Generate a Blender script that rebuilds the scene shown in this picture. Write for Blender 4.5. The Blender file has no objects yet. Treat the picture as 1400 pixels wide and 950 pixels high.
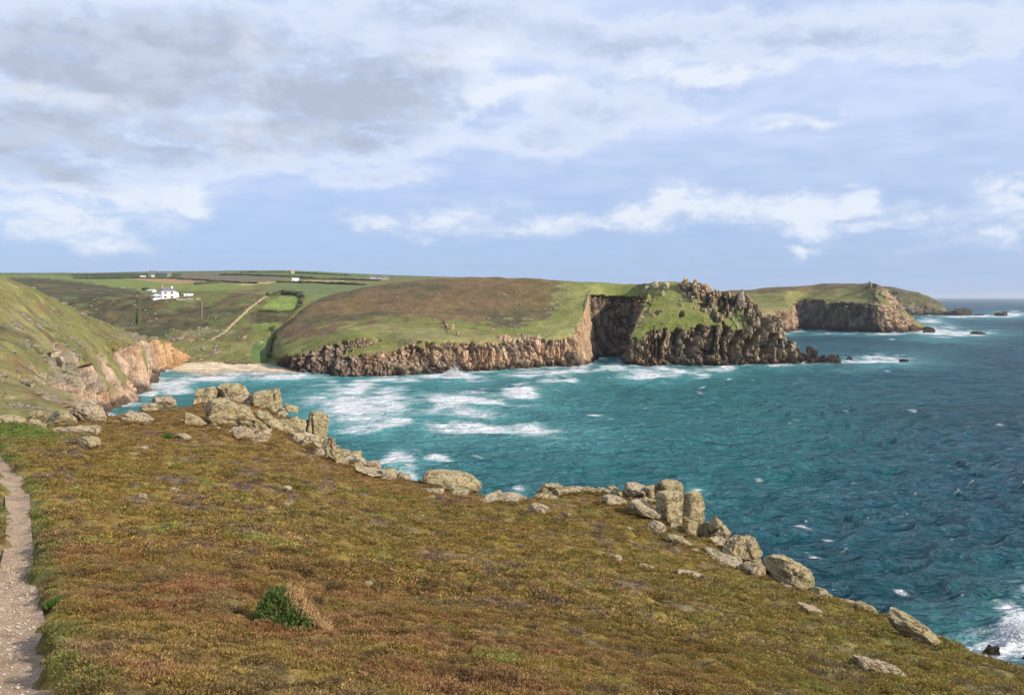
import bpy, bmesh, math, random
import numpy as np
from mathutils import Vector, Matrix, Euler

SC = bpy.context.scene
COL = SC.collection
R = math.radians
F = 1212.0            # focal length in photo pixels (photo 1400 px wide)
CZ = 60.0             # eye height above the sea
CX0, HY = 700.0, 406.0

# ------------------------------------------------------------------ camera, light, sky
cam_d = bpy.data.cameras.new('camera')
cam_d.sensor_width = 36.0
cam_d.lens = 36.0 * F / 1400.0
cam_d.shift_y = -(475.0 - HY) / 1400.0
cam_d.clip_start = 0.1
cam_d.clip_end = 80000.0
cam = bpy.data.objects.new('camera', cam_d)
cam.location = (0, 0, CZ)
cam.rotation_euler = (R(90), 0, 0)
COL.objects.link(cam)
SC.camera = cam
SC.view_settings.view_transform = 'Standard'
SC.view_settings.look = 'None'
SC.view_settings.exposure = 0.2
SC.view_settings.gamma = 1.0
SC.view_settings.use_curve_mapping = False

SUN_AZ, SUN_EL = 117.0, 29.0          # clockwise from the view direction
sun_dir = Vector((math.sin(R(SUN_AZ)) * math.cos(R(SUN_EL)), math.cos(R(SUN_AZ)) * math.cos(R(SUN_EL)), math.sin(R(SUN_EL))))
sun_d = bpy.data.lights.new('sun', 'SUN')
sun_d.energy = 5.0
sun_d.angle = R(0.5)
sun_d.color = (1.0, 0.90, 0.74)
sun = bpy.data.objects.new('sun', sun_d)
sun.rotation_euler = sun_dir.to_track_quat('Z', 'Y').to_euler()
sun.location = (300, -200, 400)
COL.objects.link(sun)


class NT:
    """small helper to write node trees"""
    def __init__(self, tree):
        self.t = tree
        tree.nodes.clear()

    def n(self, typ, **kw):
        nd = self.t.nodes.new(typ)
        for k, v in kw.items():
            setattr(nd, k, v)
        return nd

    def put(self, sock, v):
        if v is None:
            return
        if isinstance(v, bpy.types.NodeSocket):
            self.t.links.new(v, sock)
        else:
            if hasattr(sock, 'default_value'):
                try:
                    sock.default_value = v
                except (TypeError, ValueError):
                    sock.default_value = (v[0], v[1], v[2], 1.0) if hasattr(v, '__len__') else (v, v, v)

    def m(self, op, a, b=None, c=None, clamp=False):
        nd = self.n('ShaderNodeMath', operation=op, use_clamp=clamp)
        for s, v in zip(nd.inputs, (a, b, c)):
            self.put(s, v)
        return nd.outputs[0]

    def v(self, op, a, b=None):
        nd = self.n('ShaderNodeVectorMath', operation=op)
        self.put(nd.inputs[0], a)
        if b is not None:
            self.put(nd.inputs[1], b)
        return nd.outputs['Value'] if op in ('DOT_PRODUCT', 'LENGTH') else nd.outputs[0]

    def mix(self, f, a, b, blend='MIX'):
        nd = self.n('ShaderNodeMix', data_type='RGBA', blend_type=blend)
        self.put(nd.inputs[0], f)
        self.put(nd.inputs[6], a)
        self.put(nd.inputs[7], b)
        return nd.outputs[2]

    def noise(self, vec, scale, detail=4.0, rough=0.55, dist=0.0, out=0):
        nd = self.n('ShaderNodeTexNoise')
        self.put(nd.inputs['Vector'], vec)
        nd.inputs['Scale'].default_value = scale
        nd.inputs['Detail'].default_value = detail
        nd.inputs['Roughness'].default_value = rough
        nd.inputs['Distortion'].default_value = dist
        return nd.outputs[out]

    def ss(self, v, a, b, lo=0.0, hi=1.0):
        nd = self.n('ShaderNodeMapRange', interpolation_type='SMOOTHSTEP')
        self.put(nd.inputs[0], v)
        nd.inputs[1].default_value = a
        nd.inputs[2].default_value = b
        nd.inputs[3].default_value = lo
        nd.inputs[4].default_value = hi
        return nd.outputs[0]

    def lin(self, v, a, b, lo=0.0, hi=1.0):
        nd = self.n('ShaderNodeMapRange')
        self.put(nd.inputs[0], v)
        nd.inputs[1].default_value = a
        nd.inputs[2].default_value = b
        nd.inputs[3].default_value = lo
        nd.inputs[4].default_value = hi
        return nd.outputs[0]

    def scale(self, vec, sx, sy, sz):
        return self.v('MULTIPLY', vec, (sx, sy, sz))

    def bump(self, h, strength=1.0, dist=0.1, normal=None):
        nd = self.n('ShaderNodeBump')
        nd.inputs['Strength'].default_value = strength
        nd.inputs['Distance'].default_value = dist
        self.put(nd.inputs['Height'], h)
        if normal is not None:
            self.put(nd.inputs['Normal'], normal)
        return nd.outputs[0]


# world: clear Nishita sky, broken cloud laid over it by direction
world = bpy.data.worlds.new('World')
SC.world = world
world.use_nodes = True
W = NT(world.node_tree)
SKY_STRENGTH = 0.1
sky = W.n('ShaderNodeTexSky', sky_type='NISHITA', sun_disc=False)
sky.sun_elevation = R(SUN_EL)
sky.sun_rotation = R(SUN_AZ)
sky.altitude = 60.0
sky.air_density = 1.0
sky.dust_density = 0.6
sky.ozone_density = 2.5
D = W.v('NORMALIZE', W.n('ShaderNodeTexCoord').outputs['Generated'])
sep = W.n('ShaderNodeSeparateXYZ')
W.put(sep.inputs[0], D)
az = W.m('ARCTAN2', sep.outputs[0], sep.outputs[1])
el = W.m('ARCSINE', sep.outputs[2])
wn = W.noise(W.scale(D, 6.0, 6.0, 10.0), 1.0, 6.0, 0.62, out=1)      # colour output as a warp
wsep = W.n('ShaderNodeSeparateXYZ')
W.put(wsep.inputs[0], W.v('SUBTRACT', wn, (0.5, 0.5, 0.5)))
wn2 = W.noise(W.scale(D, 34.0, 34.0, 50.0), 1.0, 4.0, 0.6, out=1)
wsep2 = W.n('ShaderNodeSeparateXYZ')
W.put(wsep2.inputs[0], W.v('SUBTRACT', wn2, (0.5, 0.5, 0.5)))
azw = W.m('ADD', W.m('MULTIPLY_ADD', wsep.outputs[0], 0.20, az), W.m('MULTIPLY', wsep2.outputs[0], 0.035))
elw = W.m('ADD', W.m('MULTIPLY_ADD', wsep.outputs[1], 0.075, el), W.m('MULTIPLY', wsep2.outputs[1], 0.02))
dirw = W.n('ShaderNodeCombineXYZ')
W.put(dirw.inputs[0], azw)
W.put(dirw.inputs[1], elw)
dirw = dirw.outputs[0]
# cloud deck coordinates (flat layer seen in perspective)
zz = W.m('MAXIMUM', W.m('ADD', sep.outputs[2], 0.10), 0.03)
deck = W.n('ShaderNodeCombineXYZ')
W.put(deck.inputs[0], W.m('DIVIDE', sep.outputs[0], zz))
W.put(deck.inputs[1], W.m('DIVIDE', sep.outputs[1], zz))
deck = deck.outputs[0]


def blobs(lst, sc_=1.0):
    acc = 0.0
    for (px, py, rx, ry, w) in lst:
        a0 = math.atan((px - CX0) / F)
        e0 = math.atan((HY - py) / F * math.cos(a0))
        q = W.v('MULTIPLY', W.v('SUBTRACT', dirw, (a0, e0, 0)), (F / (rx * sc_), F / (ry * sc_), 0))
        d = W.v('DOT_PRODUCT', q, q)
        acc = W.m('MULTIPLY_ADD', W.m('POWER', 0.3679, d), w, acc)
    return acc


grey_b = blobs([(60, 75, 150, 62, .9), (210, 105, 120, 52, .9), (30, 190, 100, 34, 1.0), (215, 45, 90, 30, .5),
                (470, 112, 135, 56, 1.15), (575, 128, 70, 32, .7), (440, 182, 110, 28, .85), (250, 207, 100, 26, .9), (620, 15, 120, 34, .75), (330, 30, 60, 30, .5),
                (110, 245, 130, 20, .55), (830, 150, 80, 32, .6), (735, 192, 70, 24, .55), (860, 62, 120, 28, .6), (1095, 68, 80, 20, .6), (760, 45, 60, 22, .4),
                (1270, 40, 120, 30, .45), (1010, 40, 110, 26, .4), (520, 240, 70, 14, .4), (1340, 65, 90, 18, .4), (690, 305, 160, 20, .22), (1150, 305, 140, 18, .25)])
white_b = blobs([(930, 268, 34, 26, .9), (855, 302, 45, 20, .8), (890, 285, 60, 26, .5), (1168, 272, 30, 20, .8), (1090, 290, 80, 26, .8), (1010, 285, 70, 24, .55), (1125, 310, 60, 14, .6),
                 (740, 306, 55, 18, .8), (690, 275, 45, 16, .4), (600, 295, 50, 22, .75), (500, 302, 32, 20, .7), (1375, 262, 45, 30, .9), (1265, 304, 22, 11, .6),
                 (1350, 318, 60, 16, .6), (1075, 341, 24, 7, .7), (985, 108, 95, 18, 1.0), (890, 96, 40, 14, .6), (720, 125, 90, 10, .9), (1090, 172, 95, 13, .8), (940, 158, 40, 10, .5),
                 (200, 262, 190, 26, .6), (50, 300, 140, 34, .65), (120, 330, 160, 20, .35), (345, 95, 34, 70, .6), (130, 150, 110, 16, .55), (660, 60, 60, 60, .5), (350, 205, 60, 20, .6), (600, 200, 60, 30, .35), (275, 275, 35, 18, .5), (350, 170, 90, 14, .6), (70, 128, 70, 14, .75), (265, 75, 30, 20, .55), (610, 80, 110, 16, .55), (1180, 345, 200, 14, .25),
                 (350, 60, 30, 30, .4), (900, 40, 60, 20, .35), (70, 20, 60, 16, .5)])
deckn = W.noise(deck, 0.9, 7.0, 0.6, 0.3)
deckn2 = W.noise(deck, 2.6, 6.0, 0.6, 0.2)
fine = W.noise(W.scale(D, 24.0, 24.0, 52.0), 1.0, 9.0, 0.66, 0.4)
# veil of thin high cloud, thicker higher up
veil = W.m('MULTIPLY', W.ss(el, 0.03, 0.20, 0.18, 0.90), W.ss(deckn2, 0.25, 0.75, 0.55, 1.0))
white_f = W.ss(W.m('MULTIPLY', white_b, W.lin(fine, 0.30, 0.70, 0.30, 1.5)), 0.12, 0.95, 0.0, 0.88)
behind = W.ss(W.m('ABSOLUTE', az), 0.55, 0.85)                       # beyond the frame the deck noise carries the cloud
gen = W.m('MULTIPLY', behind, W.ss(deckn, 0.42, 0.66, 0.0, 0.8))
grey_v = (W.m('ADD', W.m('MULTIPLY', grey_b, W.lin(W.m('ADD', W.m('MULTIPLY', deckn2, .55), W.m('MULTIPLY', fine, .45)), 0.34, 0.66, 0.25, 1.5)), gen))
grey_f = W.ss(grey_v, 0.20, 1.10, 0.0, 0.90)
rim_f = W.m('MULTIPLY', W.ss(grey_v, 0.03, 0.24), W.ss(grey_v, 0.28, 0.75, 0.55, 0.0))          # thin sunlit edges of the grey cloud
k = 1.0 / SKY_STRENGTH
c = sky.outputs[0]
SKYTINT = (0.72, 0.78, 1.08)
c = W.mix(1.0, c, SKYTINT, 'MULTIPLY')
c = W.mix(W.ss(el, 0.0, 0.16, 0.80, 0.55), c, (0.345 * k, 0.495 * k, 0.77 * k))     # moist maritime air low down
c = W.mix(veil, c, (0.60 * k, 0.69 * k, 0.90 * k))
c = W.mix(white_f, c, (0.74 * k, 0.79 * k, 0.87 * k))
c = W.mix(rim_f, c, (0.72 * k, 0.77 * k, 0.87 * k))
c = W.mix(grey_f, c, W.mix(W.ss(W.noise(W.scale(D, 14.0, 14.0, 30.0), 1.0, 6.0, 0.6), 0.36, 0.64), (0.40 * k, 0.445 * k, 0.55 * k), (0.52 * k, 0.57 * k, 0.69 * k)))
bg = W.n('ShaderNodeBackground')
W.put(bg.inputs[0], c)
bg.inputs[1].default_value = SKY_STRENGTH
W.t.links.new(bg.outputs[0], W.n('ShaderNodeOutputWorld').inputs[0])

# ------------------------------------------------------------------ numeric helpers
def _h(ix, iy, iz, s):
    with np.errstate(over='ignore'):
        h = (ix.astype(np.uint32) * np.uint32(374761393)) ^ (iy.astype(np.uint32) * np.uint32(668265263)) ^ (iz.astype(np.uint32) * np.uint32(2147483647)) ^ np.uint32((s * 974711 + 12345) & 0xffffffff)
        h = (h ^ (h >> np.uint32(13))) * np.uint32(1274126177)
        h = (h ^ (h >> np.uint32(16))) * np.uint32(2246822519)
        h = h ^ (h >> np.uint32(15))
    return (h & np.uint32(0xffffff)).astype(np.float64) / 16777215.0


def vnoise(x, y, z, s=0):
    x0, y0, z0 = np.floor(x), np.floor(y), np.floor(z)
    fx, fy, fz = x - x0, y - y0, z - z0
    fx = fx * fx * fx * (fx * (fx * 6 - 15) + 10)
    fy = fy * fy * fy * (fy * (fy * 6 - 15) + 10)
    fz = fz * fz * fz * (fz * (fz * 6 - 15) + 10)
    ix, iy, iz = x0.astype(np.int64), y0.astype(np.int64), z0.astype(np.int64)
    def L(a, b, t): return a + (b - a) * t
    c00 = L(_h(ix, iy, iz, s), _h(ix + 1, iy, iz, s), fx)
    c10 = L(_h(ix, iy + 1, iz, s), _h(ix + 1, iy + 1, iz, s), fx)
    c01 = L(_h(ix, iy, iz + 1, s), _h(ix + 1, iy, iz + 1, s), fx)
    c11 = L(_h(ix, iy + 1, iz + 1, s), _h(ix + 1, iy + 1, iz + 1, s), fx)
    return L(L(c00, c10, fy), L(c01, c11, fy), fz)


def fbm(x, y, z=None, o=4, s=0, g=0.5):
    """fractal noise, about -1..1"""
    x = np.asarray(x, float); y = np.asarray(y, float)
    z = np.zeros_like(x) if z is None else np.asarray(z, float)
    a, tot, nrm = 1.0, 0.0, 0.0
    for i in range(o):
        f = 2.03 ** i
        tot = tot + a * (vnoise(x * f + 17.3 * i, y * f + 5.1 * i, z * f - 9.7 * i, s + i) * 2 - 1)
        nrm += a
        a *= g
    return tot / nrm * 1.5


def voro(x, y, z, s=0):
    """F1, F2, cell value"""
    ix, iy, iz = np.floor(x).astype(np.int64), np.floor(y).astype(np.int64), np.floor(z).astype(np.int64)
    f1 = np.full(x.shape, 9.0); f2 = np.full(x.shape, 9.0); cid = np.zeros(x.shape)
    for a in (-1, 0, 1):
        for b in (-1, 0, 1):
            for c_ in (-1, 0, 1):
                jx, jy, jz = ix + a, iy + b, iz + c_
                d = np.sqrt((jx + _h(jx, jy, jz, s) - x) ** 2 + (jy + _h(jx, jy, jz, s + 1) - y) ** 2 + (jz + _h(jx, jy, jz, s + 2) - z) ** 2)
                v = _h(jx, jy, jz, s + 3)
                near = d < f1
                f2 = np.where(near, f1, np.minimum(f2, d))
                cid = np.where(near, v, cid)
                f1 = np.where(near, d, f1)
    return f1, f2, cid


def pchip(xk, yk, x):
    xk = np.asarray(xk, float); yk = np.asarray(yk, float); x = np.clip(np.asarray(x, float), xk[0], xk[-1])
    sh = (slice(None),) + (None,) * (yk.ndim - 1)
    h = np.diff(xk)[sh]
    d = np.diff(yk, axis=0) / h
    m = np.zeros_like(yk)
    if len(xk) > 2:
        w1 = 2 * h[1:] + h[:-1]; w2 = h[1:] + 2 * h[:-1]
        a, b = d[:-1], d[1:]
        with np.errstate(divide='ignore', invalid='ignore'):
            hm = (w1 + w2) / (w1 / a + w2 / b)
        m[1:-1] = np.where(a * b > 0, hm, 0.0)
    m[0], m[-1] = d[0], d[-1]
    i = np.clip(np.searchsorted(xk, x, side='right') - 1, 0, len(xk) - 2)
    hh = (xk[i + 1] - xk[i])
    t = ((x - xk[i]) / hh)[sh]
    hh = hh[sh]
    t2, t3 = t * t, t * t * t
    return (2 * t3 - 3 * t2 + 1) * yk[i] + (t3 - 2 * t2 + t) * hh * m[i] + (-2 * t3 + 3 * t2) * yk[i + 1] + (t3 - t2) * hh * m[i + 1]


def sstep(v, a, b):
    t = np.clip((v - a) / (b - a), 0, 1)
    return t * t * (3 - 2 * t)


def P(px, py, Y):
    return ((px - CX0) / F * Y, Y, CZ - (py - HY) / F * Y)


def proj(Pn):
    Y = np.maximum(Pn[..., 1], 0.5)
    return CX0 + F * Pn[..., 0] / Y, HY - F * (Pn[..., 2] - CZ) / Y


def inpoly(px, py, poly):
    ins = np.zeros(px.shape, bool)
    n = len(poly)
    for i in range(n):
        x1, y1 = poly[i]; x2, y2 = poly[(i + 1) % n]
        if y1 == y2:
            continue
        ins ^= ((y1 > py) != (y2 > py)) & (px < (x2 - x1) * (py - y1) / (y2 - y1) + x1)
    return ins


def lerp3(a, b, t):
    return a + (b - a) * t[..., None]


def C3(*v):
    return np.array(v, float)


def mesh_np(name, V, faces, mat, smooth=True, attrs=None, colors=None, link=True, parent=None):
    """V (n,3); faces (m,4) or (m,3) int array"""
    me = bpy.data.meshes.new(name)
    V = np.ascontiguousarray(V, np.float32).reshape(-1, 3)
    faces = np.ascontiguousarray(faces, np.int32)
    m, k_ = faces.shape
    me.vertices.add(len(V)); me.vertices.foreach_set('co', V.ravel())
    me.loops.add(m * k_); me.loops.foreach_set('vertex_index', faces.ravel())
    me.polygons.add(m); me.polygons.foreach_set('loop_start', np.arange(0, m * k_, k_, dtype=np.int32))
    sm = np.broadcast_to(np.asarray(smooth, bool), (m,))
    me.polygons.foreach_set('use_smooth', np.ascontiguousarray(sm))
    for an, av in (attrs or {}).items():
        a = me.attributes.new(an, 'FLOAT', 'POINT')
        a.data.foreach_set('value', np.ascontiguousarray(av, np.float32).ravel())
    for an, av in (colors or {}).items():
        a = me.color_attributes.new(an, 'FLOAT_COLOR', 'POINT')
        av = np.asarray(av, np.float32).reshape(-1, 3)
        a.data.foreach_set('color', np.concatenate([av, np.ones((len(av), 1), np.float32)], 1).ravel())
    me.update(calc_edges=True)
    if mat:
        me.materials.append(mat)
    if not link:
        return me
    o = bpy.data.objects.new(name, me)
    COL.objects.link(o)
    if parent:
        o.parent = parent
    return o


def grid_faces(nu, nv, flip=False):
    i = np.arange(nu * nv).reshape(nu, nv)
    f = np.stack([i[:-1, :-1], i[1:, :-1], i[1:, 1:], i[:-1, 1:]], -1).reshape(-1, 4)
    return f[:, ::-1] if flip else f


def structure(o):
    o['kind'] = 'structure'
    return o


def stuff(o):
    o['kind'] = 'stuff'
    return o


def tag(o, label, cat, group=None):
    o['label'] = label
    o['category'] = cat
    if group:
        o['group'] = group
    return o


def empty(name, loc, rz=0.0):
    o = bpy.data.objects.new(name, None)
    o.location = loc
    o.rotation_euler = (0, 0, rz)
    COL.objects.link(o)
    return o


# ------------------------------------------------------------------ materials
def new_mat(name):
    m = bpy.data.materials.new(name)
    m.use_nodes = True
    return m, NT(m.node_tree)


def finish(T, color, rough=0.9, normal=None, spec=0.25, **kw):
    b = T.n('ShaderNodeBsdfPrincipled')
    T.put(b.inputs['Base Color'], color)
    T.put(b.inputs['Roughness'], rough)
    b.inputs['Specular IOR Level'].default_value = spec
    if normal is not None:
        T.put(b.inputs['Normal'], normal)
    for k_, v in kw.items():
        T.put(b.inputs[k_], v)
    T.t.links.new(b.outputs[0], T.n('ShaderNodeOutputMaterial').inputs[0])
    return b


def attr(T, name, typ='GEOMETRY', out='Color'):
    a = T.n('ShaderNodeAttribute', attribute_name=name, attribute_type=typ)
    return a.outputs[out]


def terrain_mat(name, s1, s2, bump_grass, bump_rock, unit):
    """colour from the ground's own tint; fine grain scaled to the unit in metres"""
    m, T = new_mat(name)
    col = attr(T, 'Col')
    rock = attr(T, 'rock', out='Fac')
    pos = T.n('ShaderNodeNewGeometry').outputs['Position']
    n1 = T.noise(pos, 1.0 / (unit * s1), 5, 0.65)
    n2 = T.noise(pos, 1.0 / (unit * s2), 4, 0.6)
    n3 = T.noise(T.scale(pos, 1, 1, 0.3), 1.0 / (unit * s2 * 0.6), 6, 0.7)
    f = T.m('MULTIPLY', T.lin(n1, 0.25, 0.75, 0.62, 1.38), T.lin(n2, 0.25, 0.75, 0.72, 1.28))
    f2 = T.m('MULTIPLY', T.lin(n1, 0.25, 0.75, 0.75, 1.25), T.lin(n3, 0.25, 0.75, 0.5, 1.5))
    ff = T.n('ShaderNodeMix', data_type='FLOAT')
    T.put(ff.inputs[0], rock); T.put(ff.inputs[2], f); T.put(ff.inputs[3], f2)
    c = T.mix(1.0, col, ff.outputs[0], 'MULTIPLY')
    h = T.m('MULTIPLY', n2, T.lin(rock, 0, 1, bump_grass, 0.0))
    h = T.m('ADD', h, T.m('MULTIPLY', n3, T.lin(rock, 0, 1, 0.0, bump_rock)))
    finish(T, c, 0.92, T.bump(h, 1.0, unit), 0.15)
    return m


MAT_NEAR = terrain_mat('left_hill_ground', 9, 1.6, 0.6, 2.0, 1.0)
MAT_MID = terrain_mat('headland_ground', 12, 2.4, 0.8, 3.0, 1.0)
MAT_FAR = terrain_mat('far_ground', 26, 6.0, 1.0, 5.0, 1.0)


def rock_mat(name, base, warm, dark, lichen, sc=1.0):
    m, T = new_mat(name)
    tc = T.n('ShaderNodeTexCoord').outputs['Object']
    rnd = T.n('ShaderNodeObjectInfo').outputs['Random']
    pos = T.v('ADD', tc, T.v('MULTIPLY', (31.0, 17.0, 23.0), rnd))
    a = T.noise(pos, 0.8 * sc, 5, 0.6)
    b = T.noise(T.scale(pos, 1, 1, 1.5), 3.2 * sc, 7, 0.74, 0.3)
    d = T.noise(pos, 11.0 * sc, 6, 0.78)
    e = T.noise(pos, 1.9 * sc, 6, 0.68, 0.5)
    g = T.noise(pos, 26.0 * sc, 3, 0.7)
    c = T.mix(T.ss(a, 0.35, 0.65), base, warm)
    c = T.mix(T.ss(e, 0.50, 0.64, 0, 0.8), c, lichen)
    c = T.mix(T.ss(b, 0.60, 0.70, 0, 0.7), c, dark)
    c = T.mix(T.ss(d, 0.62, 0.70, 0, 0.75), c, dark)
    c = T.mix(T.ss(T.noise(pos, 7.0 * sc, 4, 0.7), 0.58, 0.66, 0, 0.6), c, (0.70, 0.67, 0.56))
    c = T.mix(1.0, c, T.lin(g, 0.25, 0.75, 0.55, 1.45), 'MULTIPLY')
    fis = T.m('ABSOLUTE', T.m('SUBTRACT', T.noise(T.scale(pos, 1.0, 1.0, 1.7), 0.75 * sc, 5, 0.62, 0.4), 0.5))
    fis2 = T.m('ABSOLUTE', T.m('SUBTRACT', T.noise(T.scale(pos, 1.0, 1.0, 1.3), 2.1 * sc, 4, 0.6, 0.3), 0.47))
    fis = T.m('MULTIPLY', T.ss(fis, 0.004, 0.022), T.ss(fis2, 0.002, 0.018, 0.35, 1.0))
    c = T.mix(fis, T.mix(1.0, c, (0.40, 0.37, 0.31), 'MULTIPLY'), c)
    hgt = T.m('ADD', T.m('MULTIPLY', b, 1.1), T.m('ADD', T.m('MULTIPLY', d, 0.42), T.m('MULTIPLY', g, 0.12)))
    hgt = T.m('ADD', hgt, T.m('MULTIPLY', fis, 0.5))
    finish(T, c, 0.92, T.bump(hgt, 1.0, 0.45 / sc), 0.12)
    return m


MAT_BOULDER = rock_mat('lichened_granite', (0.68, 0.57, 0.34), (0.72, 0.56, 0.33), (0.14, 0.115, 0.07), (0.60, 0.53, 0.26))
MAT_SLAB = rock_mat('pale_granite', (0.71, 0.60, 0.41), (0.73, 0.56, 0.37), (0.20, 0.16, 0.10), (0.70, 0.62, 0.44))
MAT_HILLROCK = rock_mat('hillside_granite', (0.40, 0.35, 0.25), (0.46, 0.36, 0.25), (0.16, 0.14, 0.10), (0.38, 0.35, 0.22), 0.35)
MAT_CRAG = rock_mat('crag_granite', (0.38, 0.32, 0.22), (0.46, 0.34, 0.21), (0.13, 0.11, 0.08), (0.36, 0.33, 0.20), 0.3)
MAT_SEAROCK = rock_mat('wet_rock', (0.06, 0.05, 0.042), (0.09, 0.07, 0.05), (0.025, 0.022, 0.02), (0.07, 0.06, 0.045), 0.3)
MAT_WHITE_STONE = rock_mat('far_pale_stone', (0.42, 0.39, 0.32), (0.46, 0.40, 0.32), (0.28, 0.25, 0.2), (0.48, 0.46, 0.40), 0.5)


def flat_mat(name, color, rough=0.8, spec=0.3, var=0.15, sc=1.5):
    m, T = new_mat(name)
    n = T.noise(T.n('ShaderNodeTexCoord').outputs['Object'], sc, 5, 0.65)
    finish(T, T.mix(1.0, color, T.lin(n, 0.25, 0.75, 1 - var, 1 + var), 'MULTIPLY'), rough, None, spec)
    return m

# ------------------------------------------------------------------ lofted land
def loft(cols, nu, nvs, back=None):
    """cols: list of columns, each a list of (px, py, Y) feature points from the shore up; returns grid (nu, nv, 3) and row coordinate"""
    ctrl = np.array([[P(*q) for q in c_] for c_ in cols], float)
    if back is not None:
        b = ctrl[:, -1].copy()
        b[:, 0] *= (b[:, 1] + back[0]) / b[:, 1]
        b[:, 1] += back[0]
        b[:, 2] = b[:, 2] + back[1]
        ctrl = np.concatenate([ctrl, b[:, None]], 1)
    seg = np.linalg.norm(np.diff(ctrl, axis=0), axis=2)[:, :-1].mean(1)
    t = np.concatenate([[0], np.cumsum(np.maximum(seg, 1e-3))])
    u = np.linspace(0, t[-1], nu)
    A = pchip(t, ctrl, u)
    nr = ctrl.shape[1]
    rows = np.concatenate([np.linspace(i, i + 1, n_, endpoint=False) for i, n_ in enumerate(nvs[:nr - 1])] + [[nr - 1.0]])
    B = pchip(np.arange(nr), A.transpose(1, 0, 2), rows).transpose(1, 0, 2)
    return B, rows


def normals(G):
    du = np.gradient(G, axis=0); dv = np.gradient(G, axis=1)
    n = np.cross(du, dv)
    n /= np.linalg.norm(n, axis=2, keepdims=True) + 1e-9
    return n


def cliff_relief(G, N, rock, s, amp=1.0, wx=6.0, wz=16.0, seed=0, kx=1.0, ky=1.0):
    """push the rock faces in and out as jointed columns and blocks, horizontally"""
    x, y, z = G[..., 0] * kx, G[..., 1] * ky, G[..., 2]
    wob = fbm(x / 25, y / 25, z / 25, 3, seed + 5) * 3
    f1, f2, cid = voro((x + wob) / wx, (y + wob) / wx, (z + wob * .6) / wz, seed)
    g1, g2, cid2 = voro((x - wob * .4) / (wx * .38), (y + wob * .4) / (wx * .38), z / (wz * .34), seed + 31)
    crack = 1 - sstep(f2 - f1, 0.02, 0.18)
    crack2 = 1 - sstep(g2 - g1, 0.02, 0.2)
    big = fbm(x / 34, y / 34, z / 60, 3, seed + 9)
    flute = 1 - np.abs(fbm(x / 11, y / 11, z / 70, 3, seed + 13)) * 2
    d = amp * rock * (big * 5.0 + (cid - .5) * 4.6 * s + (cid2 - .5) * 2.4 * s - crack * 3.2 - crack2 * 1.1 - (1 - np.clip(flute, -1, 1)) * 3.2 + fbm(x / 2.5, y / 2.5, z / 4, 3, seed + 17) * 0.7)
    Nh = N * np.array([1, 1, 0.35])
    return G + Nh * d[..., None], crack, cid, flute


ROCK_A, ROCK_B, ROCK_D = C3(.52, .345, .215), C3(.42, .325, .23), C3(.13, .10, .07)
GRASS, GRASS2, HEATH, BRACK = C3(.155, .160, .044), C3(.235, .205, .085), C3(.150, .100, .052), C3(.072, .074, .036)


def rock_color(G, crack, cid, seed, warm=0.6, wet_h=4.0):
    x, y, z = G[..., 0], G[..., 1], G[..., 2]
    n = fbm(x / 30, y / 30, z / 18, 4, seed)
    c_ = lerp3(np.broadcast_to(ROCK_B, G.shape), ROCK_A, np.clip(.5 + n * .9 + (warm - .5), 0, 1))
    st = fbm(x / 4, y / 4, z / 45, 3, seed + 3)
    c_ = c_ * (0.72 + .55 * cid + .35 * st)[..., None]
    c_ = lerp3(c_, C3(.40, .20, .085), sstep(fbm(x / 22, y / 22, z / 30, 3, seed + 8), .35, .8) * .5)
    c_ = lerp3(c_, C3(.27, .27, .17), sstep(fbm(x / 9, y / 9, z / 9, 3, seed + 6), .25, .7) * sstep(z, 18, 45) * .6)
    c_ = lerp3(c_, ROCK_D, crack * .75)
    wet = 1 - sstep(z + fbm(x / 8, y / 8, z / 8, 3, seed + 4) * 4, wet_h * .35, wet_h * 1.5)
    return lerp3(c_, C3(.055, .042, .032), wet * .85)


def grass_mix(G, seed, heath, dry=0.4):
    x, y, z = G[..., 0], G[..., 1], G[..., 2]
    g = lerp3(np.broadcast_to(GRASS, G.shape), GRASS2, np.clip(dry + fbm(x / 40, y / 40, z / 30, 4, seed) * .8, 0, 1))
    b = lerp3(np.broadcast_to(HEATH, G.shape), BRACK, sstep(fbm(x / 45, y / 45, z / 45, 4, seed + 2), -.05, .6) * .8)
    b = lerp3(b, C3(.17, .115, .05), sstep(fbm(x / 18, y / 18, z / 18, 4, seed + 7), .1, .7) * .6)
    h = np.clip(heath + fbm(x / 14, y / 14, z / 14, 4, seed + 4) * .35, 0, 1)
    return lerp3(g, b, sstep(h, .3, .7))


LAND = {}


def land(name, G, col, rock, mat, flip=False):
    nu, nv = G.shape[:2]
    f = grid_faces(nu, nv, flip)
    rf = rock.reshape(-1)[f].mean(1)
    o = mesh_np(name, G.reshape(-1, 3), f, mat, smooth=rf < 0.5, attrs={'rock': rock}, colors={'Col': np.clip(col, 0.004, .9)})
    px, py = proj(G)
    LAND[name] = (G, px, py)
    return structure(o)


def pick(name, px, py, tol=3.0):
    G, gx, gy = LAND[name]
    d = (gx - px) ** 2 + (gy - py) ** 2
    ok = d <= max(tol ** 2, d.min() * 1.01)
    i = np.argmin(np.where(ok, G[..., 1] + d * 2.0, 1e9))
    return Vector(G.reshape(-1, 3)[i])


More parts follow.
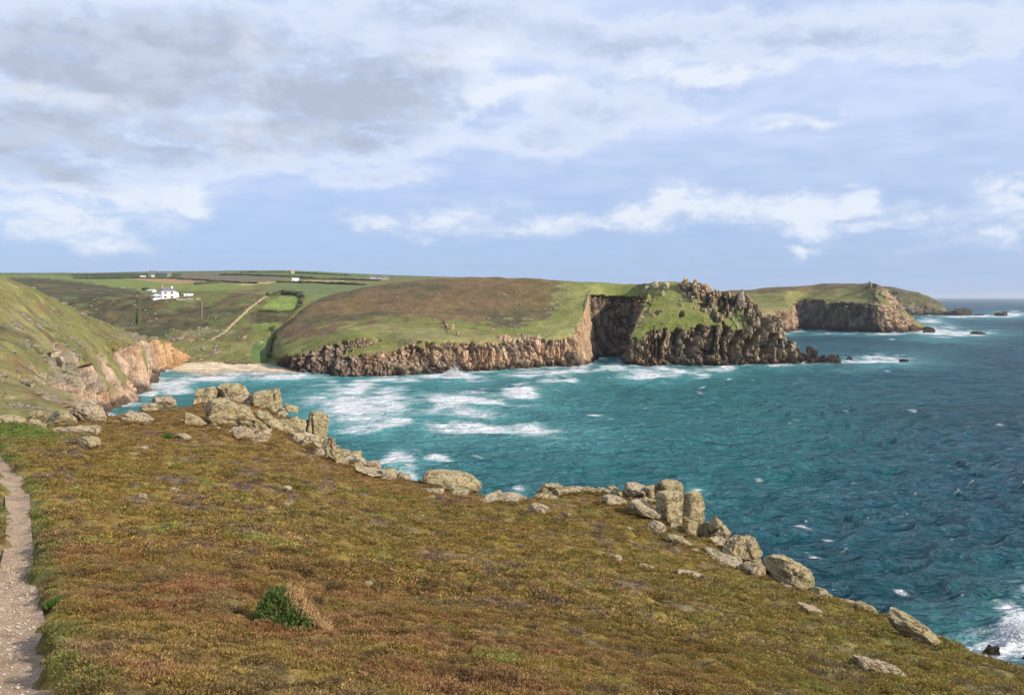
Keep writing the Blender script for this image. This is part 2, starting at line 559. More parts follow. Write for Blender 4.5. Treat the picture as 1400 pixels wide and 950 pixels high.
# --- the headland across the bay --------------------------------------------------
M = [  # shore, ledge, cliff top, lower slope, upper slope, crest
    [(366, 503, 772), (369, 495, 776), (372, 490, 780), (374, 478, 800), (377, 464, 830), (380, 455, 870)],
    [(400, 512, 705), (402, 497, 715), (405, 483, 726), (401, 470, 780), (402, 452, 840), (403, 433, 900)],
    [(440, 516, 680), (443, 492, 705), (447, 468, 728), (440, 455, 790), (436, 438, 860), (432, 411, 950)],
    [(478, 519, 658), (482, 493, 688), (490, 458, 735), (486, 448, 790), (486, 430, 870), (482, 396, 980)],
    [(530, 519, 658), (532, 496, 680), (522, 462, 735), (530, 450, 775), (530, 428, 860), (530, 388, 1000)],
    [(575, 516, 680), (576, 492, 694), (576, 465, 708), (576, 450, 770), (578, 426, 860), (582, 383, 1000)],
    [(620, 513, 700), (620, 492, 709), (620, 467, 722), (621, 451, 775), (622, 427, 860), (640, 379.5, 990)],
    [(680, 510, 720), (680, 492, 727), (680, 468, 737), (682, 448, 790), (684, 425, 865), (690, 379.5, 980)],
    [(735, 506, 750), (735, 488, 755), (735, 464, 764), (737, 445, 805), (740, 420, 870), (742, 382, 970)],
    [(772, 504, 766), (773, 486, 770), (776, 461, 777), (774, 440, 815), (778, 415, 870), (785, 385, 960)],
    [(797, 502, 782), (796, 478, 788), (794, 442, 812), (795, 425, 842), (797, 405, 890), (808, 386, 955)],
    [(808, 501, 790), (807, 462, 818), (804, 408, 876), (806, 402, 895), (810, 396, 915), (818, 386, 955)],
    [(816, 495, 848), (814, 455, 872), (812, 405, 905), (815, 401, 912), (820, 395, 925), (828, 386.5, 960)],
    [(832, 491, 885), (836, 455, 905), (841, 406, 925), (843, 401, 930), (845, 395, 940), (850, 388, 965)],
    [(846, 493, 868), (860, 455, 890), (874, 406, 912), (874, 401, 918), (873, 396, 928), (868, 388.5, 955)],
    [(850, 501, 803), (864, 462, 812), (884, 412, 828), (885, 405, 836), (887, 398, 850), (882, 388, 905)],
    [(857, 503, 778), (859, 485, 783), (862, 460, 790), (880, 435, 807), (892, 410, 830), (896, 386, 862)],
    [(890, 504, 766), (890, 483, 774), (892, 456, 786), (900, 435, 802), (907, 412, 825), (912, 384.5, 850)],
    [(925, 504, 766), (925, 482, 774), (926, 450, 786), (930, 430, 802), (934, 410, 822), (934, 385.5, 845)],
    [(960, 503, 774), (961, 480, 781), (965, 446, 791), (966, 428, 801), (966, 412, 815), (957, 389, 838)],
    [(1000, 502, 774), (1000, 482, 780), (1000, 452, 788), (996, 436, 796), (992, 420, 806), (985, 400, 828)],
    [(1030, 502, 780), (1030, 482, 784), (1030, 456, 790), (1028, 440, 794), (1025, 424, 802), (1016, 405, 816)],
    [(1060, 500, 790), (1059, 488, 792), (1058, 472, 795), (1056, 463, 798), (1053, 452, 802), (1046, 434, 810)],
    [(1085, 499, 795), (1084, 493, 796), (1083, 486, 798), (1081, 481, 801), (1078, 475, 805), (1072, 464, 811)],
    [(1110, 498, 800), (1110, 495, 801), (1109, 491, 803), (1108, 489, 805), (1107, 487, 808), (1104, 483, 812)],
    [(1134, 498, 806), (1134, 497, 807), (1133, 496, 808), (1133, 495.5, 809), (1132, 495, 811), (1130, 494.5, 813)],
]
G, rows = loft(M, 1150, [22, 46, 20, 26, 44, 12], back=(260, -40))
N = normals(G)
if N[575, 60, 1] > 0:
    N = -N
px, py = proj(G)
rw = np.broadcast_to(rows, px.shape)
x_, y_, z_ = G[..., 0], G[..., 1], G[..., 2]
nz = fbm(x_ / 16, y_ / 16, z_ / 16, 4, 3)
nzl = fbm(x_ / 55, y_ / 55, z_ / 90, 4, 45)
rock = 1 - sstep(rw + nz * .42 + nzl * .45 + fbm(x_ / 6, y_ / 6, z_ / 40, 3, 46) * .22, 1.95, 2.15)
nz2 = fbm(x_ / 9, y_ / 9, z_ / 9, 4, 41)
crag_edge = np.interp(py, [380, 388, 400, 415, 430, 445, 452, 456], [903, 915, 930, 950, 972, 978, 940, 880])
crag = sstep(px + nz * 26 + nz2 * 16, crag_edge - 6, crag_edge + 14)
pocket = inpoly(px + nz2 * 4, py + nz * 3, [(988, 440), (1006, 418), (1022, 436), (1020, 452), (996, 452)])
rock = np.maximum(rock, crag * np.where(pocket, 0.1, 1.0))
spots = sstep(nz2 + nz * .4, .62, .8) * sstep(px, 850, 880)
rock = np.maximum(rock, spots * .9)
tongue = inpoly(px + nz * 3, py + nz2 * 3, [(466, 489), (486, 477), (520, 466), (522, 455), (600, 455), (600, 464), (566, 466), (540, 478), (500, 486)])
rock = np.where(tongue, 0.0, rock)
rock = np.clip(np.where(rw > 5.2, rock * .5, rock), 0, 1)
# soft knolls on the turf
G = G + N * ((1 - rock) * (fbm(x_ / 22, y_ / 22, z_ / 22, 4, 8) * 1.2))[..., None]
sawp = (px + (py - 450) * .55 + nz * 18) / np.interp(px, [860, 900, 1100], [24, 40, 34])
saw = 1 - (sawp - np.floor(sawp))
saw = saw * sstep(1 - saw, .0, .12)
butt = sstep(px, 868, 900) * (1 - sstep(px, 1060, 1120)) * rock * sstep(rw, .3, 1.2) * (1 - sstep(rw, 4.2, 5.2))
sawp2 = (px - (py - 490) * .15 + nz * 6) / 17.0
saw2 = 1 - (sawp2 - np.floor(sawp2)); saw2 = saw2 * sstep(1 - saw2, 0, .15)
butt2 = (1 - sstep(px, 790, 800)) * rock * sstep(px, 380, 420)
G = G + (N * np.array([1, 1, .2])) * (butt * (saw - .5) * 24 + butt2 * (saw2 - .5) * np.interp(px, [400, 520, 620], [9, 6, 4.5]) * (1 - .8 * (sstep(px, 780, 792) * (1 - sstep(px, 806, 814)))))[..., None]
ledge = sstep(px, 782, 794) * (1 - sstep(px, 808, 814))
rightp = sstep(px, 850, 880)
G, crack, cid, flute = cliff_relief(G, N, rock * (1 + .1 * crag) * (1 - .6 * ledge) * (1 - .45 * rightp), 1.0, 1.0, 3.6, 44.0, 21, 1.0, .45)
lowleft = sstep(px, 455, 480) * (1 - sstep(px, 610, 660))
Gk = G + np.stack([z_ * .5, y_ * 0, x_ * .35], -1)
_, crackb, cidb, _ = cliff_relief(Gk, N, rock, 1.0, 1.0, 8.0, 9.0, 27, 1.0, .5)
Gd = cliff_relief(Gk, N, rock * np.clip(rightp + lowleft * .6, 0, 1), 1.0, .75, 8.0, 9.0, 27, 1.0, .5)[0] - Gk
G = G + Gd
kb = np.clip(rightp + lowleft, 0, 1)
crack = crack * (1 - kb) + np.maximum(crack * .6, crackb) * kb; cid = cid * (1 - kb * .7) + cidb * kb * .7
# the crag breaks into standing blocks
f1, f2, cb = voro(G[..., 0] / 9, G[..., 1] / 9, G[..., 2] / 12, 77)
G[..., 2] += crag * rock * sstep(rw, 1.8, 2.3) * (1 - sstep(px, 1090, 1120)) * (cb - .35) * 6.0
rc = rock_color(G, crack, cid, 51, .66) * (1 + .14 * sstep(px, 540, 600) * (1 - sstep(px, 800, 820)))[..., None]
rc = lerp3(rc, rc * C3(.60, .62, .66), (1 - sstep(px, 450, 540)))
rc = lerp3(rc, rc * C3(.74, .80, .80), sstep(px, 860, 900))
rc = lerp3(rc, rc * C3(.45, .47, .5), sstep(px, 808, 818) * (1 - sstep(px, 858, 872)))  # deep cleft: its shadow is darkened into the rock colour as well
rc = lerp3(rc, C3(.50, .335, .20) * (.9 + .2 * nz2)[..., None], ledge * .75 * sstep(z_, 4, 10))
heath_line = np.interp(px, [370, 400, 440, 500, 560, 600, 680, 720, 760, 775, 790], [476, 466, 455, 440, 434, 438, 446, 440, 425, 400, 380])
heath = sstep(heath_line - py + nz * 14, -8, 8) * (1 - sstep(px + nz * 25, 755, 785))
tc = grass_mix(G, 61, heath, .35)
lg = sstep(px, 690, 730)
tc = lerp3(tc, tc * C3(.92, 1.02, .9), lg)
tc = lerp3(tc, BRACK * .8 + tc * .1, sstep(fbm(x_ / 30, y_ / 30, z_ / 20, 3, 99), .25, .6) * (1 - sstep(px, 470, 560)) * (1 - sstep(py, 440, 460)) * .8)
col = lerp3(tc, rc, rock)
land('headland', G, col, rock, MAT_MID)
M_SHORE = G[:, 20].copy()

# --- the far headland --------------------------------------------------------------
Fh = [
    [(1000, 457.5, 1450), (1000, 430, 1500), (995, 415, 1600), (985, 398, 1800)],
    [(1045, 456.5, 1482), (1045, 426, 1510), (1045, 415, 1600), (1050, 394, 1800)],
    [(1075, 455.5, 1512), (1078, 427, 1530), (1072, 412, 1620), (1080, 392, 1800)],
    [(1088, 454.5, 1565), (1083, 420, 1600), (1075, 409, 1650), (1100, 390.5, 1800)],
    [(1099, 453, 1625), (1092, 410, 1690), (1100, 405, 1720), (1122, 389, 1800)],
    [(1140, 454.5, 1560), (1128, 413, 1600), (1134, 406, 1640), (1150, 387.5, 1780)],
    [(1180, 456, 1500), (1168, 416, 1540), (1171, 408, 1580), (1180, 387, 1720)],
    [(1210, 457.5, 1452), (1196, 420, 1490), (1197, 410, 1530), (1196, 387, 1650)],
    [(1226, 457, 1468), (1215, 425, 1495), (1212, 414, 1530), (1207, 394, 1620)],
    [(1246, 455.5, 1515), (1237, 437, 1525), (1233, 428, 1550), (1226, 412, 1600)],
    [(1262, 453.5, 1570), (1257, 447, 1574), (1255, 444, 1585), (1250, 438, 1605)],
    [(1272, 453, 1590), (1270, 450, 1592), (1269, 449, 1596), (1267, 447, 1605)],
]
G, rows = loft(Fh, 520, [44, 26, 40, 8], back=(500, -50))
N = normals(G)
if N[60, 20, 1] > 0:
    N = -N
px, py = proj(G)
rw = np.broadcast_to(rows, px.shape)
x_, y_, z_ = G[..., 0], G[..., 1], G[..., 2]
nz = fbm(x_ / 26, y_ / 26, z_ / 26, 4, 13)
rock = 1 - sstep(rw + nz * .4, .95, 1.2)
rock = np.maximum(rock, sstep(px + nz * 12, 1184, 1198) * sstep(nz + .5, .05, .5))
G = G + N * ((1 - rock) * fbm(x_ / 40, y_ / 40, z_ / 40, 4, 8) * 2.0)[..., None]
G, crack, cid, flute = cliff_relief(G, N, rock, 1.0, 1.5, 9.0, 60.0, 121)
rc = rock_color(G, crack, cid, 151, .7, 9.0)
rc = lerp3(rc, rc * C3(.36, .43, .47), sstep(px, 1086, 1096) * (1 - sstep(px, 1196, 1212)))  # shade of the face turned from the sun, painted into its rock colour
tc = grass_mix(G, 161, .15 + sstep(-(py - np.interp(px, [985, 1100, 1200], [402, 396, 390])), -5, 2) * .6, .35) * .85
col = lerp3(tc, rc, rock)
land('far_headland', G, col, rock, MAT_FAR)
F_SHORE = G[:, 42].copy()

# --- the cape behind it ---------------------------------------------------------------
Dc = [
    [(1190, 431.5, 2880), (1190, 418, 2950), (1190, 391, 3100)],
    [(1222, 432, 2860), (1220, 419, 2920), (1218, 392, 3080)],
    [(1240, 432, 2850), (1238, 422, 2900), (1240, 397, 3050)],
    [(1262, 431.5, 2870), (1260, 424, 2900), (1261, 401, 3020)],
    [(1280, 431, 2900), (1279, 426, 2920), (1279, 410, 3000)],
    [(1296, 430.6, 2930), (1295, 428, 2940), (1293, 420, 2980)],
    [(1302, 430.5, 2940), (1301, 429.6, 2942), (1300, 428.6, 2950)],
]
G, rows = loft(Dc, 130, [16, 26, 5], back=(500, -70))
N = normals(G)
if N[60, 10, 1] > 0:
    N = -N
x_, y_, z_ = G[..., 0], G[..., 1], G[..., 2]
rw = np.broadcast_to(rows, x_.shape)
nz = fbm(x_ / 40, y_ / 40, z_ / 40, 4, 23)
rock = np.clip(1 - sstep(rw + nz * .5, .9, 1.3) + sstep(nz, .25, .6), 0, 1)
G, crack, cid, flute = cliff_relief(G, N, rock, 1.0, 2.2, 20.0, 40.0, 221)
rock = np.maximum(rock, sstep(fbm(x_ / 30, y_ / 30, z_ / 30, 4, 24), .0, .35) * .9)
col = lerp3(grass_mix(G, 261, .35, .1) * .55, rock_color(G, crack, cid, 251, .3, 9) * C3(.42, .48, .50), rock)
land('distant_cape', G, col, rock, MAT_FAR)
D_SHORE = G[:, 14].copy()

# --- the valley side, the plateau and its fields -----------------------------------------
vpx = [-260, -60, 0, 60, 120, 190, 240, 290, 340, 380, 430, 480, 540, 620, 700, 780]
skyl = [374, 374, 374, 374, 374, 372.6, 372, 371.2, 370.8, 370.6, 372, 374.6, 377, 379.5, 382, 386]
V = []
for a, sk in zip(vpx, skyl):
    V.append([(a, 506, 735), (a, 497, 778), (a, 480, 822), (a, 450, 885), (a, 422, 945), (a, 404, 1000), (a, 394, 1180), (a, 386, 1480), (a, 379.5 + (sk - 372) * .6, 1950), (a, sk, 2700)])
G, rows = loft(V, 620, [10, 14, 26, 26, 22, 18, 16, 14, 16, 6], back=(900, -60))
N = normals(G)
if N[300, 60, 2] < 0:
    N = -N
px, py = proj(G)
rw = np.broadcast_to(rows, px.shape)
x_, y_, z_ = G[..., 0], G[..., 1], G[..., 2]
amp = np.interp(rw, [0, 1, 2, 4, 5, 6, 8, 9, 10], [.4, 2.0, 3.5, 3.0, 1.2, .8, .8, .6, 0])
# a stream gully comes down at the right end of the beach
gul = np.exp(-((px - np.interp(py, [400, 440, 480, 500], [425, 395, 368, 362])) / 16.0) ** 2) * sstep(py, 410, 440)
G = G + np.array([0, 0, 1.0]) * (amp * fbm(x_ / 45, y_ / 45, z_ / 45, 5, 71) - gul * 4)[..., None]
nz = fbm(x_ / 30, y_ / 30, z_ / 30, 5, 73)
nzf = fbm(x_ / 10, y_ / 10, z_ / 10, 4, 74)
rock = (1 - sstep(rw + nz * .35, .9, 1.25)) * np.where(px < 700, 1, 1)
rock = np.maximum(rock, sstep(nzf + nz * .3, .55, .8) * sstep(py, 445, 462) * .9)
G, crack, cid, flute = cliff_relief(G, N, rock, 1.0, .5, 6, 12, 75)
col = grass_mix(G, 81, .30, .25) * .9


def paint(poly, c_, wob=2.5, k=1.0, tex=.12):
    global col
    m = inpoly(px + nz * wob, py + nzf * wob * .35, poly)
    cc = C3(*c_) * (1 + nzf * tex)[..., None]
    col = np.where(m[..., None], col * (1 - k) + cc * k, col)


BR = (.075, .068, .034)
paint([(-200, 374), (900, 374), (900, 360), (-200, 360)], (.11, .125, .045), 0)
paint([(-300, 383), (800, 379), (800, 368), (-300, 368)], (.12, .14, .05), 1)
paint([(-300, 397), (120, 397), (190, 397), (330, 399), (345, 393), (330, 389), (190, 382), (60, 376), (-300, 376)], (.17, .20, .055), 1, 1, .18)
paint([(15, 379), (70, 381), (120, 387), (188, 397), (202, 407), (262, 411), (300, 412), (335, 406), (352, 414), (330, 430), (300, 446), (268, 456), (240, 452), (228, 462), (150, 460), (60, 420), (-10, 392)], BR, 9, 1.0, .5)
col = lerp3(col, C3(.10, .118, .040) * (1 + nzf * .3)[..., None], sstep(nz + .25, .2, .6) * inpoly(px, py, [(190, 396), (350, 396), (350, 470), (190, 470)]) * .75)
col = lerp3(col, C3(.105, .070, .040) * (1 + nzf * .3)[..., None], sstep(fbm(x_ / 24, y_ / 24, None, 4, 402), .15, .5) * inpoly(px, py, [(240, 400), (360, 396), (350, 450), (190, 440)]) * .8)
paint([(100, 378.6), (290, 379), (290, 374.5), (150, 373.6), (95, 375)], (.055, .065, .035), 1, 1, .3)
paint([(100, 380.6), (180, 379.8), (250, 380), (288, 383.4), (268, 386.2), (240, 388.2), (214, 386), (180, 381.4)], (.33, .21, .095), 1)
paint([(240, 383.4), (250, 373.2), (390, 374.6), (388, 383), (300, 384.4), (285, 382)], (.145, .125, .085), .6)
paint([(310, 374), (318, 370), (480, 371), (560, 376), (560, 379), (480, 377.6), (390, 375)], (.11, .15, .055), .4)
paint([(322, 388.6), (350, 386.2), (378, 385), (368, 387.6), (335, 391)], (.40, .29, .15), .6)
paint([(418, 384.4), (420, 382.8), (470, 384.2), (478, 386)], (.38, .27, .14), .4)
paint([(410, 378), (500, 380.6), (500, 383), (412, 380.4)], (.17, .14, .085), .4)
paint([(368, 396), (376, 386), (420, 385.4), (520, 387.4), (500, 397), (455, 407), (420, 412), (405, 398)], (.135, .165, .06), .8)
paint([(362, 402), (395, 396.5), (412, 399), (416, 408), (404, 404), (380, 404)], (.045, .055, .025), 3, 1, .5)
paint([(356, 424), (372, 410), (385, 404.5), (408, 403), (409, 413), (402, 424), (380, 426)], (.165, .215, .055), 1.5, 1, .2)
paint([(330, 430), (356, 424.5), (402, 425), (388, 436), (340, 440)], (.085, .075, .035), 3, 1, .4)
paint([(340, 441), (382, 436), (380, 446), (345, 450)], (.14, .19, .05), 3, .9)
col = lerp3(col, C3(.125, .135, .048) * (1 + nzf * .3)[..., None], sstep(fbm(x_ / 26, y_ / 26, z_ / 26, 4, 404), .1, .5) * inpoly(px, py, [(0, 383), (200, 400), (350, 400), (350, 470), (120, 470), (-20, 400)]) * .7)
col = lerp3(col, C3(.16, .10, .05) * (1 + nzf * .3)[..., None], sstep(fbm(x_ / 18, y_ / 18, z_ / 18, 4, 405), .3, .6) * inpoly(px, py, [(0, 383), (200, 400), (350, 400), (350, 470), (120, 470), (-20, 400)]) * .6)
paint([(345, 470), (372, 455), (368, 490), (340, 490)], (.09, .14, .04), 3, .9)
rc = rock_color(G, crack, cid, 83, .75, 4.0)
col = lerp3(col, rc, rock)
land('valley_side', G, col, rock, MAT_MID)

# --- beach ------------------------------------------------------------------------------
Bc = [
    [(205, 524, 640), (215, 517, 672), (225, 508, 715), (235, 499, 770)],
    [(250, 521, 640), (252, 514, 676), (255, 503, 740), (258, 495, 795)],
    [(290, 519, 650), (290, 511.5, 689), (290, 501, 755), (290, 492, 805)],
    [(335, 519, 650), (335, 510.5, 696), (335, 502, 750), (335, 495, 805)],
    [(380, 518, 655), (380, 511, 692), (380, 505, 728), (380, 499, 780)],
    [(430, 518, 655), (430, 514, 676), (430, 510, 700), (430, 502, 740)],
]
G, rows = loft(Bc, 120, [14, 22, 20])
x_, y_, z_ = G[..., 0], G[..., 1], G[..., 2]
px, py = proj(G)
nz = fbm(x_ / 9, y_ / 4, None, 4, 91)
G[..., 2] += nz * .25
wet = 1 - sstep(G[..., 2] + nz * .25, .05, .5)
col = lerp3(np.broadcast_to(C3(.66, .53, .36), G.shape) * (1 + nz * .12)[..., None], C3(.30, .22, .14), wet)
col = lerp3(col, C3(.12, .09, .065), sstep(nz + sstep(px, 300, 400) * .15, .45, .7) * .7)
land('beach', G, col, np.zeros(px.shape), MAT_MID)
B_SHORE = G[:, 14].copy()

# --- the near hillside on the left -----------------------------------------------------
Lh = [
    [(60, 760, 150), (20, 612, 150), (-60, 590, 152), (-250, 540, 170), (-560, 470, 200)],
    [(110, 690, 230), (62, 566, 232), (10, 548, 236), (-100, 480, 260), (-260, 405, 300)],
    [(128, 630, 335), (82, 520, 342), (44, 478, 350), (0, 440, 365), (-90, 384, 410)],
    [(158, 583, 438), (118, 494, 442), (92, 466, 450), (66, 440, 462), (6, 382.5, 480)],
    [(190, 556, 505), (148, 488, 505), (140, 472, 510), (122, 452, 522), (72, 410, 545)],
    [(206, 543, 560), (182, 475, 560), (174, 464, 566), (160, 455, 578), (126, 436, 600)],
    [(216, 528, 640), (206, 466, 642), (202, 463, 647), (196, 461, 656), (178, 455, 682)],
    [(232, 514, 725), (220, 468, 730), (218, 465, 738), (215, 464, 748), (206, 464, 770)],
    [(268, 500, 792), (246, 478, 792), (240, 472, 800), (234, 470, 808), (226, 468, 830)],
    [(284, 499, 802), (272, 494, 806), (268, 492, 812), (262, 490, 822), (256, 486, 840)],
]
G, rows = loft(Lh, 620, [70, 24, 50, 60, 8], back=(60, -22))
N = normals(G)
if N[300, 90, 2] < 0:
    N = -N
px, py = proj(G)
rw = np.broadcast_to(rows, px.shape)
x_, y_, z_ = G[..., 0], G[..., 1], G[..., 2]
nz = fbm(x_ / 22, y_ / 22, z_ / 22, 4, 33)
nzf = fbm(x_ / 6, y_ / 6, z_ / 6, 4, 34)
near = 1 - sstep(py, 520, 600) * (1 - sstep(px, 60, 110))
rock = 1 - sstep(rw + nz * .55 + nzf * .35, .92, 1.3)
rock = np.maximum(rock, sstep(nzf + nz * .5, .55, .75) * (1 - sstep(rw, 1.6, 2.6)))
rock = np.maximum(rock, sstep(nzf * .7 + fbm(x_ / 14, y_ / 14, z_ / 14, 3, 36) * .7, .50, .66) * .85)
lowg = inpoly(px + nz * 10, py + nzf * 8, [(-50, 700), (-50, 500), (40, 520), (70, 560), (84, 600), (84, 700)])
down = sstep(fbm(x_ / 15, y_ / 15, z_ / 40, 4, 39) + .35 * (rw - .5), .18, .42) * sstep(z_, 5, 12)
rock = np.where(px < 208, rock * (1 - .9 * down), rock)
rock = np.where(lowg, np.clip(sstep(nzf + nz * .4, .35, .6), 0, 1), rock)
spurm = inpoly(px + nzf * 7, py + nz * 7, [(60, 482), (78, 470), (96, 492), (132, 505), (150, 560), (150, 620), (80, 620), (78, 545)])
rock = np.where(spurm, np.maximum(rock, .25 + .75 * sstep(nzf + nz * .4, -.35, 0)), rock)
shelf = inpoly(px + nzf * 8, py + nz * 6, [(22, 500), (62, 510), (84, 540), (84, 562), (40, 556)])
rock = np.where(shelf, np.maximum(rock, sstep(nzf + nz * .3, -.1, .2)), rock)
G = G + N * ((1 - rock) * fbm(x_ / 14, y_ / 14, z_ / 14, 5, 38) * 1.3)[..., None]
spur = np.exp(-((px - 86) / 12.0) ** 2) * sstep(py, 470, 500) * (1 - sstep(rw, 1.3, 1.9))
G = G + N * (spur * 6)[..., None]
gulch = np.exp(-((px - 108) / 7.0) ** 2) * (1 - sstep(rw, .8, 1.15))
G = G - N * (gulch * 13)[..., None]
sawp = (y_ + fbm(y_ / 40, z_ / 50, None, 3, 42) * 16) / np.interp(y_, [150, 400, 600], [20, 26, 34])
saw = sawp - np.floor(sawp)
cleft = np.exp(-((saw - .08) / .09) ** 2)
G = G + (N * np.array([1, 1, .2])) * (rock * (1 - sstep(rw, 1.0, 1.5)) * sstep(y_, 260, 340) * ((.5 - saw) * 10 - cleft * 13))[..., None]
G, crack, cid, flute = cliff_relief(G, N, rock, 1.0, np.interp(y_, [150, 350, 600], [.35, .9, 1.0]), 5.0, 40.0, 321, .22, 1.0)
rc = rock_color(G, crack, cid, 351, .66, 5.0) * C3(1.02, 1.04, 1.12)
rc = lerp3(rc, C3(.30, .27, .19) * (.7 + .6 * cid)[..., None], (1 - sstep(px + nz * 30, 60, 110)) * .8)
orange = inpoly(px + nz * 5, py, [(205, 455), (244, 470), (262, 484), (262, 500), (216, 505), (212, 470)])
rc = lerp3(rc, C3(.60, .36, .17) * (.75 + .4 * cid)[..., None], np.where(orange, .72, 0))
tc = grass_mix(G, 361, np.where(sstep(nz, .3, .7) > .3, .45, .05), .5) * (.84 + .16 * nzf)[..., None]
tc = lerp3(tc, C3(.17, .105, .045) * (1 + .2 * nzf)[..., None], sstep(fbm(x_ / 20, y_ / 20, z_ / 9, 4, 371), .25, .65) * .65)
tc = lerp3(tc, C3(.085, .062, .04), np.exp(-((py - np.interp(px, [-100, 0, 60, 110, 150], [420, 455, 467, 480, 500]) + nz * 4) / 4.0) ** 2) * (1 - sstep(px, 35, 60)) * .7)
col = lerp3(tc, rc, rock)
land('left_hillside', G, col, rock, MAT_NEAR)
L_SHORE = G[:, 68].copy()

# ------------------------------------------------------------------ the sea
def sea_pt(px, py):
    Y = CZ * F / (py - HY)
    return ((px - CX0) / F * Y, Y)


ys = [70.0]
while ys[-1] < 2600:
    ys.append(ys[-1] * 1.0066)
while ys[-1] < 42000:
    ys.append(ys[-1] * 1.035)
ys = np.array(ys)
NSX = 620
sx = np.linspace(-1.05, 1.0, NSX)
Yg, Sg = np.meshgrid(ys, sx, indexing='ij')
Xg = Sg * (Yg + 60)
spx, spy = CX0 + F * Xg / Yg, HY + F * CZ / Yg
Zg = np.zeros_like(Xg)
dY = Yg * 0.0066
swell_dir = fbm(Xg / 300, Yg / 300, None, 2, 500) * .25
for L_, A_, sd in ((46, .70, 501), (22, .85, 502), (11, .90, 503), (5.6, .55, 504), (2.9, .24, 505)):
    keep = 1 - sstep(dY, L_ * .22, L_ * .5)
    n = fbm(Xg / (L_ * 2.0) + Yg * swell_dir / L_, Yg / L_ - Xg * .22 / L_, None, 2, sd)
    Zg += A_ * keep * (1.6 * (1 - np.clip(np.abs(n) * 1.5, 0, 1)) ** 1.8 - .5) * (.6 + .4 * sstep(spx, 500, 900))
calm = 1 - .45 * np.exp(-(((spx - 560) / 260) ** 2 + ((spy - 540) / 50) ** 2))
Zg *= calm
# foam: 0..1 amount per point
foam = np.zeros_like(Xg)
milk = np.zeros_like(Xg)
fn = fbm(Xg / 26, Yg / 26, None, 4, 510)
fn2 = fbm(Xg / 9, Yg / 16, None, 4, 511)
fw = fbm(Xg / 40, Yg / 40, None, 3, 512)


def foam_at(px, py, rx, ry, w, slope=0.0, lift=0.0, mk_=1.0):
    global foam, milk, Zg
    X_ = spx - px; Y_ = spy - py - slope * X_ + fw * ry * 1.1 + fn2 * ry * .5
    d = (X_ / rx) ** 2 + (Y_ / ry) ** 2
    tail = np.where(Y_ > 0, 1.0, .38)                       # sharp leading edge, trailing lace behind
    d = (X_ / rx) ** 2 + (Y_ * tail / ry) ** 2
    foam = np.maximum(foam, w * np.exp(-d) * (1 + .45 * fn2) * 1.08)
    milk = np.maximum(milk, np.exp(-((X_ / (rx * 1.35)) ** 2 + ((Y_ - 0) / (ry * 2.6)) ** 2)) * min(1, w) * mk_)
    if lift:
        lead = np.exp(-((X_ / (rx * .9)) ** 2 + ((spy - py - slope * X_ - ry * .55) / (ry * .55)) ** 2))
        Zg += lift * lead * (1 + .4 * fn2)


for q in [(492, 556, 92, 13, .92, -.02, .6), (610, 560, 60, 5, .75, -.06, 0), (640, 553, 60, 10, 1.2, .02, 2.2), (690, 557, 70, 3.5, .8, .0, .3), (525, 545, 42, 4.5, .85, .03, .6), (630, 541, 95, 6, .75, 0, 0),
          (713, 536, 30, 5.5, 1.1, .03, 1.6), (765, 524, 33, 5, 1.1, .03, 1.3), (515, 583, 78, 6.5, .98, -.04, .9), (560, 578, 50, 4, .8, .06, 0), (662, 593, 105, 7.5, 1.1, .03, .9), (760, 600, 40, 3, .5, 0, 0),
          (543, 633, 27, 9, 1.1, -.18, 1.2), (598, 628, 22, 3.5, 1.0, .12, .6), (560, 650, 20, 5, .9, 0, 0), (437, 545, 60, 6, .5, 0, 0), (455, 579, 70, 4, .55, 0, 0),
          (235, 527, 38, 7, 1.0, -.05, .5), (205, 541, 14, 8, .95, -.2, 0), (285, 517, 70, 4.5, 1.0, -.02, .5), (395, 518.5, 55, 4.0, 1.05, -.01, .6), (470, 534, 60, 3, .55, 0, 0), (440, 527, 50, 2, .5, 0, 0), (240, 519, 40, 3.5, .8, -.05, .3), (360, 513, 70, 2.2, .75, 0, 0),
          (330, 525, 60, 2.0, .5, 0, 0), (455, 523, 14, 2, .8, 0, .2), (490, 521, 22, 1.8, .7, 0, 0), (620, 517, 60, 4, .95, .02, .6), (540, 521, 60, 3, .8, -.01, .2),
          (885, 515, 48, 4, .95, .02, .5), (905, 508, 70, 4.5, .95, .02, .5), (960, 515, 14, 2.2, .9, 0, .3), (997, 519, 5, 1.2, .8, 0, 0), (760, 509, 90, 3.5, .9, -.07, .3), (850, 503, 55, 3, .9, -.02, 0), (985, 505, 30, 2.5, .85, 0, 0),
          (1200, 494.5, 62, 4.5, .88, 0, .4), (1100, 500.5, 70, 2.0, .7, -.04, 0), (1160, 496, 20, 3, .8, 0, 0),
          (1280, 455, 48, 4.2, .92, .03, .5), (1320, 457.5, 50, 2.6, .95, 0, .3), (1272, 441, 26, 3, .8, 0, 0), (1340, 433, 70, 1.4, .9, 0, .2), (1215, 457, 40, 1.6, .8, 0, 0), (1385, 431, 30, 2.0, .9, 0, 0), (1070, 457, 20, 1.5, .8, 0, 0), (1140, 457, 40, .9, .7, 0, 0),
          (1352, 888, 62, 18, 1.1, .10, .5), (1390, 866, 38, 24, 1.35, .1, 2.8), (1420, 890, 60, 22, 1.0, 0, .5), (1270, 866, 14, 5, .55, 0, 0), (1320, 868, 30, 6, .45, 0, 0),
          (708, 672, 10, 2.6, .85, 0, 0), (955, 670, 10, 3, .8, 0, 0)]:
    foam_at(*q)
rw_ = random.Random(5)
